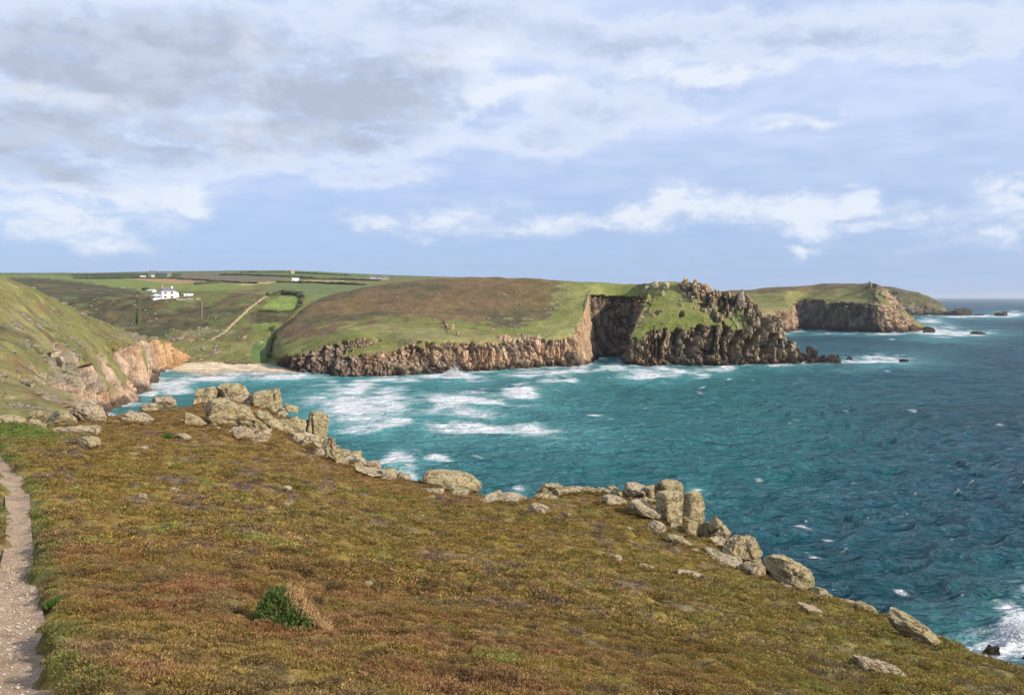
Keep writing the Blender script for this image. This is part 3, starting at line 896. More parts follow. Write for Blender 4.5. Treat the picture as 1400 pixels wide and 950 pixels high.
for i in range(110):
    a, b = rw_.uniform(560, 1420), 440 + 460 * rw_.random() ** 1.6
    if b < 500 and a < 1160 or (b > 640 and a < 1000):
        continue
    s_ = (b - 406) / 150
    foam_at(a, b, rw_.uniform(3, 10) * (.6 + s_ * .8), rw_.uniform(.4, .8) * (.4 + s_ * .8), rw_.uniform(.5, .85), rw_.uniform(-.05, .2), 0.0, 0.0)
# wash along the rocks
sub = (Yg > 380) & (Yg < 3300)
idx = np.argwhere(sub)
pts = np.stack([Xg[sub], Yg[sub]], 1)
best = np.full(len(pts), 1e9)
for sh, st in ((M_SHORE, 5), (F_SHORE, 6), (L_SHORE, 6), (D_SHORE, 4), (B_SHORE, 6)):
    for q in sh[::st]:
        d = (pts[:, 0] - q[0]) ** 2 + ((pts[:, 1] - q[1]) * .75) ** 2
        best = np.minimum(best, d)
best = np.sqrt(best)
wid = (13 + 13 * np.clip(fn[sub] + .3, -.6, 1)) * np.interp(Yg[sub], [400, 800, 1500, 3000], [1, 1, 1.3, 2.2])
shore = np.clip(1.15 * np.exp(-(best / np.maximum(wid, 2)) ** 2), 0, 1)
tmp = foam[sub]; foam[sub] = np.maximum(tmp, shore * (.75 + .5 * fn2[sub]))
tmp = milk[sub]; milk[sub] = np.maximum(tmp, np.exp(-(best / 38) ** 2) * .7)
foam = np.clip(foam, 0, 1.2)
# water colour: clear turquoise over sand in the bay, deep blue outside
teal, deep, turq = C3(.010, .125, .140), C3(.007, .074, .114), C3(.14, .46, .47)
bay = np.exp(-((np.maximum(spx - 560, 0) / 420) ** 2)) * np.exp(-((spy - 560) / 130) ** 2)
k_ = np.clip(bay * 1.0 + .55 * np.exp(-((spx - 900) / 380) ** 2 - ((spy - 620) / 150) ** 2), 0, 1)
wc = lerp3(np.broadcast_to(deep, Xg.shape + (3,)), teal, sstep(k_ + fn * .12, .05, .75))
near_t = sstep(spy, 640, 860)
wc = lerp3(wc, C3(.006, .078, .090), near_t * .75)
wc = lerp3(wc, turq, np.clip(milk * .70 + .20 * bay, 0, .80))
patch = sstep(fbm(Xg / 120, Yg / 160, None, 3, 520), .1, .7)
wc = wc * (1 - .22 * patch)[..., None]
m, T = new_mat('sea_water')
pos = T.n('ShaderNodeNewGeometry').outputs['Position']
fo = attr(T, 'foam', out='Fac')
pstr = T.scale(pos, 0.20, 1.0, 1.0)
fa = T.noise(pstr, 0.42, 8, 0.74, 0.9)
fb = T.noise(T.scale(pos, 0.25, 1.0, 1.0), 0.09, 5, 0.66, 0.6)
ft = T.m('ADD', fo, T.m('MULTIPLY', T.m('SUBTRACT', fa, 0.5), T.lin(fo, .2, 1.15, 1.3, .40)))
ft = T.ss(T.m('ADD', ft, T.m('MULTIPLY', T.m('SUBTRACT', fb, 0.5), .6)), 0.36, 1.02)
w1 = T.noise(T.scale(pos, 0.55, 1.0, 1.0), 0.85, 5, 0.65, 0.4)
w2 = T.noise(T.scale(pos, 0.5, 1.0, 1.0), 0.24, 5, 0.62, 0.3)
w3 = T.noise(T.scale(pos, 0.45, 1.0, 1.0), 0.055, 5, 0.62, 0.2)
rdg = lambda q: T.m('SUBTRACT', 1.0, T.m('ABSOLUTE', T.m('MULTIPLY_ADD', q, 4.0, -2.0)))
w2 = T.m('POWER', w2, 1.3)
h = T.m('ADD', T.m('MULTIPLY', rdg(w1), 0.40), T.m('ADD', T.m('MULTIPLY', rdg(w2), 1.6), T.m('MULTIPLY', rdg(w3), 8.0)))
nrm = T.bump(h, 1.0, 1.0)
base = T.mix(ft, attr(T, 'Col'), (0.86, 0.88, 0.90))
dif = T.n('ShaderNodeBsdfDiffuse'); T.put(dif.inputs[0], base); T.put(dif.inputs['Normal'], nrm)
glo = T.n('ShaderNodeBsdfGlossy'); T.put(glo.inputs[0], (.95, .97, 1.0)); glo.inputs['Roughness'].default_value = .14; T.put(glo.inputs['Normal'], nrm)
fr = T.n('ShaderNodeFresnel'); fr.inputs['IOR'].default_value = 1.33; T.put(fr.inputs['Normal'], nrm)
# wind-ruffled water never reaches mirror reflectance at low angles: its small facets tilt away
fac = T.m('MULTIPLY', T.m('MINIMUM', T.m('MULTIPLY', fr.outputs[0], 1.0), .40), T.lin(ft, 0, 1, 1.0, 0.1))
mx = T.n('ShaderNodeMixShader'); T.put(mx.inputs[0], fac)
T.t.links.new(dif.outputs[0], mx.inputs[1]); T.t.links.new(glo.outputs[0], mx.inputs[2])
T.t.links.new(mx.outputs[0], T.n('ShaderNodeOutputMaterial').inputs[0])
sea = structure(mesh_np('sea', np.stack([Xg, Yg, Zg], -1).reshape(-1, 3), grid_faces(len(ys), NSX, True), m, True, {'foam': foam}, {'Col': wc}))

# ------------------------------------------------------------------ the near moor
MOOR = {   # photo column: (distance, photo row) down to the brow, then height drops beyond it
    -700: [(6, 900), (12, 760), (20, 690), (36, 610), (60, 555), (90, 548), (140, 560), (220, 570)],
    -200: [(6, 1060), (10, 935), (14, 850), (22, 740), (36, 645), (52, 595), (66, 574), (90, 590), (140, 612), (220, 620)],
    0: [(6, 1080), (10, 948), (13, 886), (17, 826), (22, 757), (28, 697), (36, 646), (46, 609), (56, 587), (66, 576), (80, 586), (120, 640), (200, 700)],
    60: [(6, 1090), (10, 950), (13, 890), (17, 830), (22, 760), (28, 700), (36, 650), (46, 612), (56, 590), (66, 576), (78, 592), (110, 680), (180, 760)],
    180: [(6, 1095), (10, 955), (14, 888), (19, 812), (25, 742), (32, 690), (42, 638), (54, 600), (64, 578), (72, 566), (84, 600), (110, 720), (180, 860)],
    300: [(6, 1100), (10, 958), (15, 879), (20, 800), (27, 730), (35, 680), (45, 635), (58, 598), (70, 569), (80, 551), (90, 580), (110, 720), (170, 920)],
    400: [(6, 1105), (10.5, 958), (15.5, 884), (20, 815), (27, 747), (36, 695), (47, 652), (60, 617), (72, 588), (79, 577), (88, 620), (105, 770), (160, 1010)],
    500: [(6, 1110), (11, 960), (15, 895), (20, 832), (28, 765), (38, 712), (50, 675), (60, 652), (66, 642), (74, 690), (92, 860), (140, 1150)],
    600: [(6, 1120), (11.5, 966), (15.5, 902), (21, 838), (29, 774), (39, 724), (50, 690), (59, 665), (66, 706), (84, 900), (130, 1220)],
    700: [(6, 1130), (12, 970), (16, 905), (22, 840), (30, 780), (40, 733), (50, 700), (57, 686), (64, 720), (82, 910), (125, 1260)],
    800: [(6, 1140), (13, 970), (18, 903), (24, 845), (32, 790), (41, 745), (50, 708), (58, 680), (65, 716), (82, 920), (125, 1270)],
    900: [(6, 1150), (14, 970), (20, 905), (27, 850), (36, 795), (44, 755), (51, 718), (56, 692), (62, 735), (78, 940), (120, 1290)],
    1000: [(6, 1165), (15.5, 970), (22, 902), (29, 853), (37, 808), (44, 777), (49, 752), (55, 790), (70, 990), (115, 1310)],
    1060: [(6, 1175), (17, 970), (24, 900), (30, 863), (37, 826), (43, 802), (49, 840), (64, 1040), (110, 1330)],
    1200: [(6, 1200), (21, 960), (26, 920), (32, 884), (38, 855), (41, 845), (47, 900), (62, 1090), (105, 1350)],
    1300: [(6, 1215), (24, 957), (29, 921), (33.5, 894), (35.5, 884), (41, 940), (56, 1130), (100, 1370)],
    1400: [(6, 1230), (27, 954), (30, 934), (32, 920), (38, 990), (54, 1170), (97, 1390)],
    1600: [(6, 1260), (26, 1010), (29, 992), (35, 1070), (50, 1250), (94, 1420)],
    2100: [(6, 1330), (20, 1160), (23, 1150), (30, 1250), (46, 1400), (90, 1480)],
}
mk = sorted(MOOR)
YT = np.concatenate([np.linspace(0, 100, 401), np.linspace(101, 260, 160)])
tab = []
for a in mk:
    pr = MOOR[a]
    yk = np.array([0] + [q[0] for q in pr] + [260.0])
    zk = np.array([-1.75 + 0.0004 * (700 - a)] + [-(q[1] - HY) / F * q[0] for q in pr] + [0.0])
    sl = (zk[-2] - zk[-3]) / (yk[-2] - yk[-3])
    zk[-1] = max(zk[-2] + sl * (260 - yk[-2]), -62.0)
    zk = np.maximum(zk, -62.0)
    tab.append(pchip(yk, zk, YT))
PXT = np.arange(-700, 2101, 10.0)
TAB = pchip(np.array(mk, float), np.array(tab), PXT)       # (px, Y)
for _ in range(3):                                            # soften the ridge lines between profiles
    TAB[1:-1] = .25 * TAB[:-2] + .5 * TAB[1:-1] + .25 * TAB[2:]


def moor_z(x, y):
    """smooth height of the moor (world z)"""
    x = np.asarray(x, float); y = np.asarray(y, float)
    yc = np.clip(y, 0, 259.9)
    px = np.clip(CX0 + F * x / np.maximum(yc, 7.0), -699, 2099)
    i = (px + 700) / 10.0
    i0 = i.astype(int); fi = i - i0
    j = np.interp(yc, YT, np.arange(len(YT)))
    j0 = np.clip(j.astype(int), 0, len(YT) - 2); fj = j - j0
    z = (TAB[i0, j0] * (1 - fi) + TAB[np.minimum(i0 + 1, len(PXT) - 1), j0] * fi) * (1 - fj) + (TAB[i0, j0 + 1] * (1 - fi) + TAB[np.minimum(i0 + 1, len(PXT) - 1), j0 + 1] * fi) * fj
    return CZ + z + np.where(y < 0, -y * .22, 0)


def moor_hit(px, py, brow=True):
    """where the sight line through a photo point meets the moor"""
    Yl = np.linspace(4, 110, 2121)
    z = moor_z((px - CX0) / F * Yl, Yl)
    ray = CZ - (py - HY) / F * Yl
    below = np.argwhere(ray <= z)
    if len(below):
        Y = Yl[below[0, 0]]
    else:
        Y = Yl[np.argmin(ray - z)]
    return ((px - CX0) / F * Y, Y, float(moor_z((px - CX0) / F * Y, Y)))


# the trodden path, traced on the ground: photo row -> left and right edge
PATH = [(1010, -60, 68), (950, -45, 66), (900, -25, 63), (860, -12, 60), (820, -3, 52), (780, 2, 43), (740, 9, 42), (700, 10, 39), (672, 8, 38), (655, 2, 32), (640, -8, 18), (628, -26, 2), (616, -45, -8), (606, -70, -25)]
pe = []
for (r_, a, b) in PATH:
    pa, pb = moor_hit(a, r_), moor_hit(b, r_)
    pe.append([pa[0], pa[1], pb[0], pb[1]])
pe = np.array(pe)
tt = np.concatenate([[0], np.cumsum(np.hypot(np.diff((pe[:, 0] + pe[:, 2]) / 2), np.diff((pe[:, 1] + pe[:, 3]) / 2)))])
wv = fbm(np.arange(len(pe)) * .9, np.zeros(len(pe)), None, 2, 77) * .10
pe[:, 2] += wv; pe[:, 0] += wv[::-1] * .6
pts_path = pchip(tt, pe, np.linspace(0, tt[-1], 200))
mid = (pts_path[:, :2] + pts_path[:, 2:]) / 2
half = np.hypot(pts_path[:, 0] - pts_path[:, 2], pts_path[:, 1] - pts_path[:, 3]) / 2


def path_depth(x, y):
    """signed: >0 inside the path"""
    sh = x.shape
    xf, yf = x.ravel(), y.ravel()
    best = np.full(xf.shape, -9.0)
    m_ = (xf < 2) & (yf < 60)
    xs_, ys_ = xf[m_], yf[m_]
    bb = np.full(xs_.shape, -9.0)
    for q, hw in zip(mid, half):
        bb = np.maximum(bb, hw - np.hypot(xs_ - q[0], ys_ - q[1]))
    best[m_] = bb
    return best.reshape(sh)


Ym = [-4.0]
while Ym[-1] < 95:
    y0 = Ym[-1]
    Ym.append(y0 + max(.045, .0052 * max(y0, 0)) + (0.25 if y0 < 6 else 0) + (0.0 if y0 < 70 else .5))
while Ym[-1] < 258:
    Ym.append(Ym[-1] + 4.0)
Ym = np.array(Ym)
NMX = 560
sm_ = np.linspace(-1.0, 1.0, NMX)
sm_ = np.sign(sm_) * (np.abs(sm_) ** 1.15) * .88 - .02
Y2, S2 = np.meshgrid(Ym, sm_, indexing='ij')
X2 = S2 * (Y2 + 9.0)


def moor_relief(x, y):
    """tussocks and mats of wind-clipped heather"""
    h = fbm(x / 5.5, y / 5.5, None, 3, 601) * .16
    t = 1 - np.abs(fbm(x / 1.3, y / .8, None, 3, 602))
    h = h + (t - .6) * .27
    h = h + fbm(x / .45, y / .4, None, 2, 603) * .055
    return h


def moor_height(x, y):
    x = np.asarray(x, float); y = np.asarray(y, float)
    pdp = path_depth(x, y) + fbm(x / .9, y / .9, None, 3, 604) * .28
    inn = sstep(pdp, -.22, .02)
    bank = np.exp(-((pdp + .35) / .35) ** 2) * .03
    return moor_z(x, y) + moor_relief(x, y) * (1 - inn) * np.interp(y, [0, 8, 20, 60], [.5, 1, 1, 1.15]) + bank - inn * .14, inn, pdp


def moor_color(x, y, inn=None, pdp=None):
    px = CX0 + F * x / np.maximum(y, 4)
    n1 = fbm(x / 6, y / 6, None, 4, 611)
    n2 = fbm(x / 1.4, y / 1.0, None, 4, 612)
    n3 = fbm(x / .5, y / .38, None, 3, 613)
    olive, tan_, red, purple, green, dark = C3(.205, .138, .034), C3(.275, .175, .060), C3(.265, .118, .065), C3(.135, .092, .076), C3(.150, .140, .034), C3(.075, .056, .024)
    c_ = lerp3(np.broadcast_to(olive, x.shape + (3,)), tan_, sstep(n1 * .6 + n3 * .7, -.2, .9))
    c_ = lerp3(c_, green, sstep(n2 + n1 * .4 + .1, .38, .85) * .65)
    redz = sstep(1 - y / 24 + .30 - (px - 250) / 2600, .0, .45)
    c_ = lerp3(c_, red, np.clip(sstep(n2 * .7 - n1 * .3, -.15, .5) * redz * .7 + sstep(-n2 + n1 * .4, .55, .95) * .25, 0, .8))
    c_ = lerp3(c_, purple, sstep(-n2 * .8 + fbm(x / .8, y / .42, None, 3, 618) * .6, .28, .52) * .85 * (1 - .5 * redz))
    c_ = lerp3(c_, dark, sstep(fbm(x / .55, y / .22, None, 3, 619) * .8 + n3 * .3, .18, .5) * .7)
    c_ = lerp3(c_, C3(.19, .20, .045), sstep(fbm(x / 2.2, y / 1.7, None, 3, 617), .66, .80) * .6)
    # greener turf towards the lower right and by the boulders
    c_ = lerp3(c_, C3(.165, .158, .036) * (1 + .3 * n3)[..., None], sstep(px, 700, 1300) * .4)
    brown_edge = sstep(y + n2 * 3, 46, 64) * .4
    c_ = lerp3(c_, C3(.215, .120, .050) * (1 + .3 * n3)[..., None], brown_edge)
    if inn is not None:
        verge = np.exp(-((pdp + .30) / .28) ** 2)
        c_ = lerp3(c_, C3(.085, .120, .030), verge * .75 * sstep(n2 + .4, 0, .6))
        c_ = lerp3(c_, C3(.20, .16, .09), sstep(pdp, -.12, .02) * .7)
        lawn = np.exp(-(((px - 20) / 60) ** 2 + ((y - 54) / 7) ** 2))
        c_ = lerp3(c_, C3(.085, .14, .026), np.clip(lawn * 1.2, 0, .9) * (x < 0))
    return c_


_mc = moor_color


def moor_color(*a):
    return _mc(*a) * C3(1.22, 1.33, 1.36)


Z2, inn2, pd2 = moor_height(X2, Y2)
mc = moor_color(X2, Y2, inn2, pd2)
m, T = new_mat('moor_ground')
pos = T.n('ShaderNodeNewGeometry').outputs['Position']
a = T.noise(T.scale(pos, 1, 1.2, 1.5), 4.0, 6, 0.72)
b2 = T.noise(pos, 17.0, 5, 0.7)
f = T.m('MULTIPLY', T.lin(a, 0.25, 0.75, 0.5, 1.5), T.lin(b2, 0.25, 0.75, 0.62, 1.38))
hh = T.m('ADD', T.m('MULTIPLY', a, 0.7), T.m('MULTIPLY', b2, 0.35))
finish(T, T.mix(1.0, attr(T, 'Col'), f, 'MULTIPLY'), 0.95, T.bump(hh, 1.0, 0.16), 0.1)
MOOR_MAT = m
moor = structure(mesh_np('moorland', np.stack([X2, Y2, Z2], -1).reshape(-1, 3), grid_faces(len(Ym), NMX, True), m, True, None, {'Col': mc}))

# the path surface lies in the trench
pu = np.linspace(0, tt[-1], 420)
pp = pchip(tt, pe, pu)
cw = np.linspace(-.08, 1.08, 30)
PXc = pp[:, None, 0] * (1 - cw) + pp[:, None, 2] * cw
PYc = pp[:, None, 1] * (1 - cw) + pp[:, None, 3] * cw
edge = np.abs(cw - .5) * 2
PZ = moor_z(PXc, PYc) - .07 + fbm(PXc / .5, PYc / .5, None, 4, 621) * .022 - (1 - edge ** 2) * .03 + np.zeros_like(PXc)
n_ = fbm(PXc / .35, PYc / .5, None, 4, 622)
n2_ = fbm(PXc / .1, PYc / .1, None, 3, 623)
pc = lerp3(np.broadcast_to(C3(.47, .34, .225), PXc.shape + (3,)), C3(.36, .25, .175), sstep(n_, -.2, .7))
pc = lerp3(pc, C3(.62, .50, .40), sstep(n2_, .35, .7) * .6)
far_green = sstep(PYc, 40, 48)
pc = lerp3(pc, C3(.30, .25, .15), far_green * .6)
m, T = new_mat('trodden_gravel')
pos = T.n('ShaderNodeNewGeometry').outputs['Position']
a = T.noise(pos, 26.0, 5, 0.7)
vr = T.n('ShaderNodeTexVoronoi')
T.put(vr.inputs['Vector'], pos); vr.inputs['Scale'].default_value = 22.0
f = T.m('MULTIPLY', T.lin(a, 0.25, 0.75, 0.7, 1.3), T.lin(vr.outputs['Distance'], 0, .6, 1.15, 0.75))
finish(T, T.mix(1.0, attr(T, 'Col'), f, 'MULTIPLY'), 0.95, T.bump(T.m('SUBTRACT', a, T.m('MULTIPLY', vr.outputs['Distance'], .8)), 1.0, 0.03), 0.1)
structure(mesh_np('footpath', np.stack([PXc, PYc, PZ], -1).reshape(-1, 3), grid_faces(420, 30), m, True, None, {'Col': pc}))


# ------------------------------------------------------------------ heather on the moor: small shrubs instanced over the ground
def clump_mesh(seed, nb, rad, hgt, wid, ln):
    """a low cushion: short shoots standing out of a dome"""
    rg = np.random.default_rng(seed)
    r = rad * np.sqrt(rg.random(nb)); a = rg.random(nb) * 6.283
    lump = 1 + .35 * np.sin(a * 3 + seed) * np.sin(r / rad * 5 + seed)
    dz = np.sqrt(np.clip(1 - (r / rad) ** 2, 0, 1)) * hgt * lump
    base = np.stack([r * np.cos(a), r * np.sin(a), dz - .03], 1)
    nrm_ = np.stack([np.cos(a) * r / rad, np.sin(a) * r / rad, .75 + np.zeros(nb)], 1) + rg.normal(0, .42, (nb, 3))
    nrm_ /= np.linalg.norm(nrm_, axis=1, keepdims=True)
    H = ln * (.5 + rg.random(nb))
    tip = base + nrm_ * H[:, None]
    q = rg.random(nb) * 6.283
    w = wid * (.6 + .8 * rg.random(nb))
    sd = np.stack([np.cos(q) * w, np.sin(q) * w, rg.normal(0, .3, nb) * w], 1)
    midp = base * .45 + tip * .55
    V_ = np.stack([base - sd * .5, base + sd * .5, midp + sd, tip, midp - sd], 1).reshape(-1, 3)
    k0 = np.arange(nb) * 5
    v = np.repeat(rg.random(nb), 5)
    hue = np.repeat(rg.random(nb), 5)
    quads = [tuple(x) for x in np.stack([k0, k0 + 1, k0 + 2, k0 + 4], 1)]
    tris = [tuple(x) for x in np.stack([k0 + 4, k0 + 2, k0 + 3], 1)]
    me = bpy.data.meshes.new('heather_sprigs')
    me.from_pydata([tuple(p) for p in V_], [], quads + tris)
    for an, av in (('val', v), ('hue', hue)):
        at = me.attributes.new(an, 'FLOAT', 'POINT')
        at.data.foreach_set('value', av.astype(np.float32))
    return me


m, T = new_mat('heather_leaf')
tint = attr(T, 'tint', 'INSTANCER')
val = attr(T, 'val', out='Fac')
hue = attr(T, 'hue', out='Fac')
c_ = T.mix(1.0, tint, T.lin(val, 0, 1, 0.50, 1.55), 'MULTIPLY')
c_ = T.mix(T.ss(hue, .76, .84), c_, T.mix(.7, c_, (.36, .16, .10)))
c_ = T.mix(T.ss(hue, .0, .12, 1, 0), c_, T.mix(.6, c_, (.10, .12, .025)))
bs = T.n('ShaderNodeBsdfPrincipled')
T.put(bs.inputs['Base Color'], c_); bs.inputs['Roughness'].default_value = .85; bs.inputs['Specular IOR Level'].default_value = .1
tr = T.n('ShaderNodeBsdfTranslucent'); T.put(tr.inputs[0], c_)
ms = T.n('ShaderNodeMixShader'); ms.inputs[0].default_value = .25
T.t.links.new(bs.outputs[0], ms.inputs[1]); T.t.links.new(tr.outputs[0], ms.inputs[2])
T.t.links.new(ms.outputs[0], T.n('ShaderNodeOutputMaterial').inputs[0])
HEATHER = m


def scatter(name, meshes, mat, P_, rotz, scl, idx, tint_, tilt):
    src = bpy.data.collections.new(name + '_sources')
    for i, me in enumerate(meshes):
        if not me.materials:
            me.materials.append(mat)
        o = bpy.data.objects.new(f'{name}_source_{i:02d}', me)
        src.objects.link(o)
    n = len(P_)
    me = bpy.data.meshes.new(name)
    me.vertices.add(n); me.vertices.foreach_set('co', np.ascontiguousarray(P_, np.float32).ravel())
    a = me.attributes.new('rot', 'FLOAT_VECTOR', 'POINT'); a.data.foreach_set('vector', np.stack([tilt[:, 0], tilt[:, 1], rotz], 1).astype(np.float32).ravel())
    a = me.attributes.new('scl', 'FLOAT', 'POINT'); a.data.foreach_set('value', scl.astype(np.float32))
    a = me.attributes.new('idx', 'INT', 'POINT'); a.data.foreach_set('value', idx.astype(np.int32))
    a = me.attributes.new('tint', 'FLOAT_COLOR', 'POINT'); a.data.foreach_set('color', np.concatenate([tint_, np.ones((n, 1))], 1).astype(np.float32).ravel())
    o = bpy.data.objects.new(name, me)
    COL.objects.link(o)
    ng = bpy.data.node_groups.new(name + '_scatter', 'GeometryNodeTree')
    ng.interface.new_socket('Geometry', in_out='INPUT', socket_type='NodeSocketGeometry')
    ng.interface.new_socket('Geometry', in_out='OUTPUT', socket_type='NodeSocketGeometry')
    N_ = ng.nodes; L_ = ng.links
    gi = N_.new('NodeGroupInput'); go = N_.new('NodeGroupOutput')
    ci = N_.new('GeometryNodeCollectionInfo'); ci.inputs[0].default_value = src; ci.inputs[1].default_value = True; ci.inputs[2].default_value = True
    ip = N_.new('GeometryNodeInstanceOnPoints'); ip.inputs['Pick Instance'].default_value = True
    def na(nm, t):
        q = N_.new('GeometryNodeInputNamedAttribute'); q.data_type = t; q.inputs[0].default_value = nm
        return q.outputs[0]
    L_.new(gi.outputs[0], ip.inputs['Points']); L_.new(ci.outputs[0], ip.inputs['Instance'])
    L_.new(na('idx', 'INT'), ip.inputs['Instance Index'])
    e2r = N_.new('FunctionNodeEulerToRotation'); L_.new(na('rot', 'FLOAT_VECTOR'), e2r.inputs[0]); L_.new(e2r.outputs[0], ip.inputs['Rotation'])
    L_.new(na('scl', 'FLOAT'), ip.inputs['Scale'])
    L_.new(ip.outputs[0], go.inputs[0])
    md = o.modifiers.new('scatter', 'NODES'); md.node_group = ng
    return stuff(o)


rg = np.random.default_rng(11)


def moor_points(n, y0, y1, pw=1.0):
    y = y0 + (y1 - y0) * rg.random(n) ** pw
    px = rg.uniform(-60, 1460, n)
    x = (px - CX0) / F * y
    return x, y


near_m = [clump_mesh(100 + i, 190, .17, .085, .0065, .034) for i in range(6)]
far_m = [clump_mesh(200 + i, 110, .30, .13, .017, .065) for i in range(5)]


def sow(name, meshes, n, y0, y1, pw, smin, smax):
    x, y = moor_points(n, y0, y1, pw)
    z, inn, pdp = moor_height(x, y)
    n2 = fbm(x / 1.4, y / 1.0, None, 3, 612)
    ok = (pdp < -.22) & ~((pdp > -.6) & (rg.random(n) < .3)) & (rg.random(n) < .72 + n2 * .5)
    x, y, z, inn, pdp = x[ok], y[ok], z[ok], inn[ok], pdp[ok]
    t = moor_color(x, y, inn, pdp) * rg.uniform(.72, 1.35, (len(x), 1))
    scatter(name, meshes, HEATHER, np.stack([x, y, z - .015], 1), rg.random(len(x)) * 6.283, rg.uniform(smin, smax, len(x)), rg.integers(0, len(meshes), len(x)), t, rg.normal(0, .12, (len(x), 2)))


sow('heather', near_m, 30000, 8.0, 26.0, .75, .7, 1.25)
sow('heather', far_m, 52000, 22.0, 84.0, .8, .55, 1.1)

# ------------------------------------------------------------------ boulders
def cube_sphere(n):
    t = np.linspace(-1, 1, n + 1)
    t = np.tan(t * math.pi / 4)
    a, b = np.meshgrid(t, t, indexing='ij')
    o = np.ones_like(a)
    V_, F_ = [], []
    for s in range(6):
        ax = s // 2; sg = 1 if s % 2 else -1
        p = [None] * 3
        p[ax] = o * sg; p[(ax + 1) % 3] = a; p[(ax + 2) % 3] = b
        f = grid_faces(n + 1, n + 1, sg < 0) + len(V_) * (n + 1) ** 2
        V_.append(np.stack(p, -1).reshape(-1, 3)); F_.append(f)
    V_ = np.concatenate(V_); F_ = np.concatenate(F_)
    key = np.round(V_ * 1e5).astype(np.int64)
    _, first, inv = np.unique(key, axis=0, return_index=True, return_inverse=True)
    return V_[first] / np.linalg.norm(V_[first], axis=1, keepdims=True), inv.reshape(-1)[F_]


SPH = {n: cube_sphere(n) for n in (5, 8, 12, 22, 34)}


def rock_shape(seed, size, n=22, block=3.0, cuts=5, rough=.10, strata=.0, crack=None, depth=.94):
    """unit-ish rock scaled to size (w, d, h); its faces cut by joints, then weathered"""
    D_, F_ = SPH[n]
    rg_ = np.random.default_rng(seed)
    r = 1.0 / (np.abs(D_) ** block).sum(1) ** (1 / block)
    p = D_ * r[:, None]
    # granite joints: three sets of planes, roughly square to one another
    J = np.linalg.qr(np.eye(3) + rg_.normal(size=(3, 3)) * .22)[0]
    for i in range(cuts * 2):
        nrm_ = J[:, i % 3] * (1 if rg_.random() < .5 else -1) + rg_.normal(size=3) * (.16 if i < cuts else .55)
        nrm_ /= np.linalg.norm(nrm_)
        off = rg_.uniform(.60, .92)
        d = p @ nrm_ - off
        p = p - np.where(d > 0, d * depth, 0)[:, None] * nrm_
    p = p / np.abs(p).max(0)
    sz = np.array(size) / 2
    q = p * sz
    k_ = sz.mean()
    s0 = seed * 3.7
    x, y, z = q[:, 0] / k_ + s0, q[:, 1] / k_ + 2 * s0, q[:, 2] / k_
    out = D_ / np.linalg.norm(D_ * (1 / sz), axis=1, keepdims=True); out = D_
    disp = fbm(x * .9, y * .9, z * .9, 3, seed) * rough * .9 + fbm(x * 3, y * 3, z * 4, 3, seed + 3) * rough * .55 - np.clip(fbm(x * 2, y * 2, z * 2.6, 3, seed + 4), .15, 1) * rough * .7 + fbm(x * 9, y * 9, z * 9, 2, seed + 5) * rough * .22
    if strata:
        zz_ = z * 3.2 + fbm(x * .8, y * .8, z, 2, seed + 6) * .5
        disp -= strata * (1 - sstep(np.abs(zz_ - np.round(zz_)), .03, .16)) * (.4 + .6 * (fbm(x, y, np.round(zz_), 1, seed + 7) > -.1))
    if crack is not None:
        for (cx_, tilt_) in crack:
            dd = np.abs(q[:, 0] / sz[0] - cx_ - tilt_ * q[:, 2] / sz[2] + .08 * fbm(x * 2, y * 2, z * 2, 2, seed + 9))
            disp -= .22 * (1 - sstep(dd, .015, .09))
    q = q + out * (disp * k_)[:, None]
    return q, F_


def boulder(name, label, cat, box, seed, mat, Y=None, block=2.8, cuts=5, rough=.10, strata=0.0, crack=None, dep=.8, roll=0.0, yaw=None, sink=.45, n=22, group=None, z_up=0.0, cover=1.0):
    x0, y0, x1, y1 = box
    cx = (x0 + x1) / 2
    if Y is None:
        hx, Yh, hz = moor_hit(cx, y1 - 1)
    else:
        Yh = Y
    w = (x1 - x0) / F * Yh
    h = (y1 - y0) / F * Yh
    d = max(w, h) * dep
    rg_ = np.random.default_rng(seed + 900)
    yaw = rg_.uniform(-.25, .25) if yaw is None else yaw
    # a rolled box covers more: shrink so that the outline keeps its extent
    c_, s_ = abs(math.cos(roll)), abs(math.sin(roll))
    if s_ > .02:
        den = max(c_ * c_ - s_ * s_, .25)
        W_ = max((w * c_ - h * s_) / den, .35 * w); H_ = max((h * c_ - w * s_) / den, .3 * h)
    else:
        W_, H_ = w, h
    sy_ = abs(math.sin(yaw)) if abs(yaw) > .3 else 0
    if sy_:
        W_ = W_ / (math.cos(yaw) + sy_ * .8); d = max(W_ * .9, .5 * d)
    size = (W_ * 1.06, d, H_ * (1 + sink) * 1.04)
    q, f = rock_shape(seed, size, n, block, cuts, rough, strata, crack)
    me = mesh_np(name, q, f, mat, True, link=False)
    o = bpy.data.objects.new(name, me)
    Yc = Yh + d * .30
    zc = CZ - ((y0 + y1) / 2 - HY) / F * Yc - H_ * sink / 2 + z_up
    o.location = ((cx - CX0) / F * Yc, Yc, zc)
    o.rotation_euler = Euler((0, -roll, yaw), 'XYZ')
    COL.objects.link(o)
    return tag(o, label, cat, group)


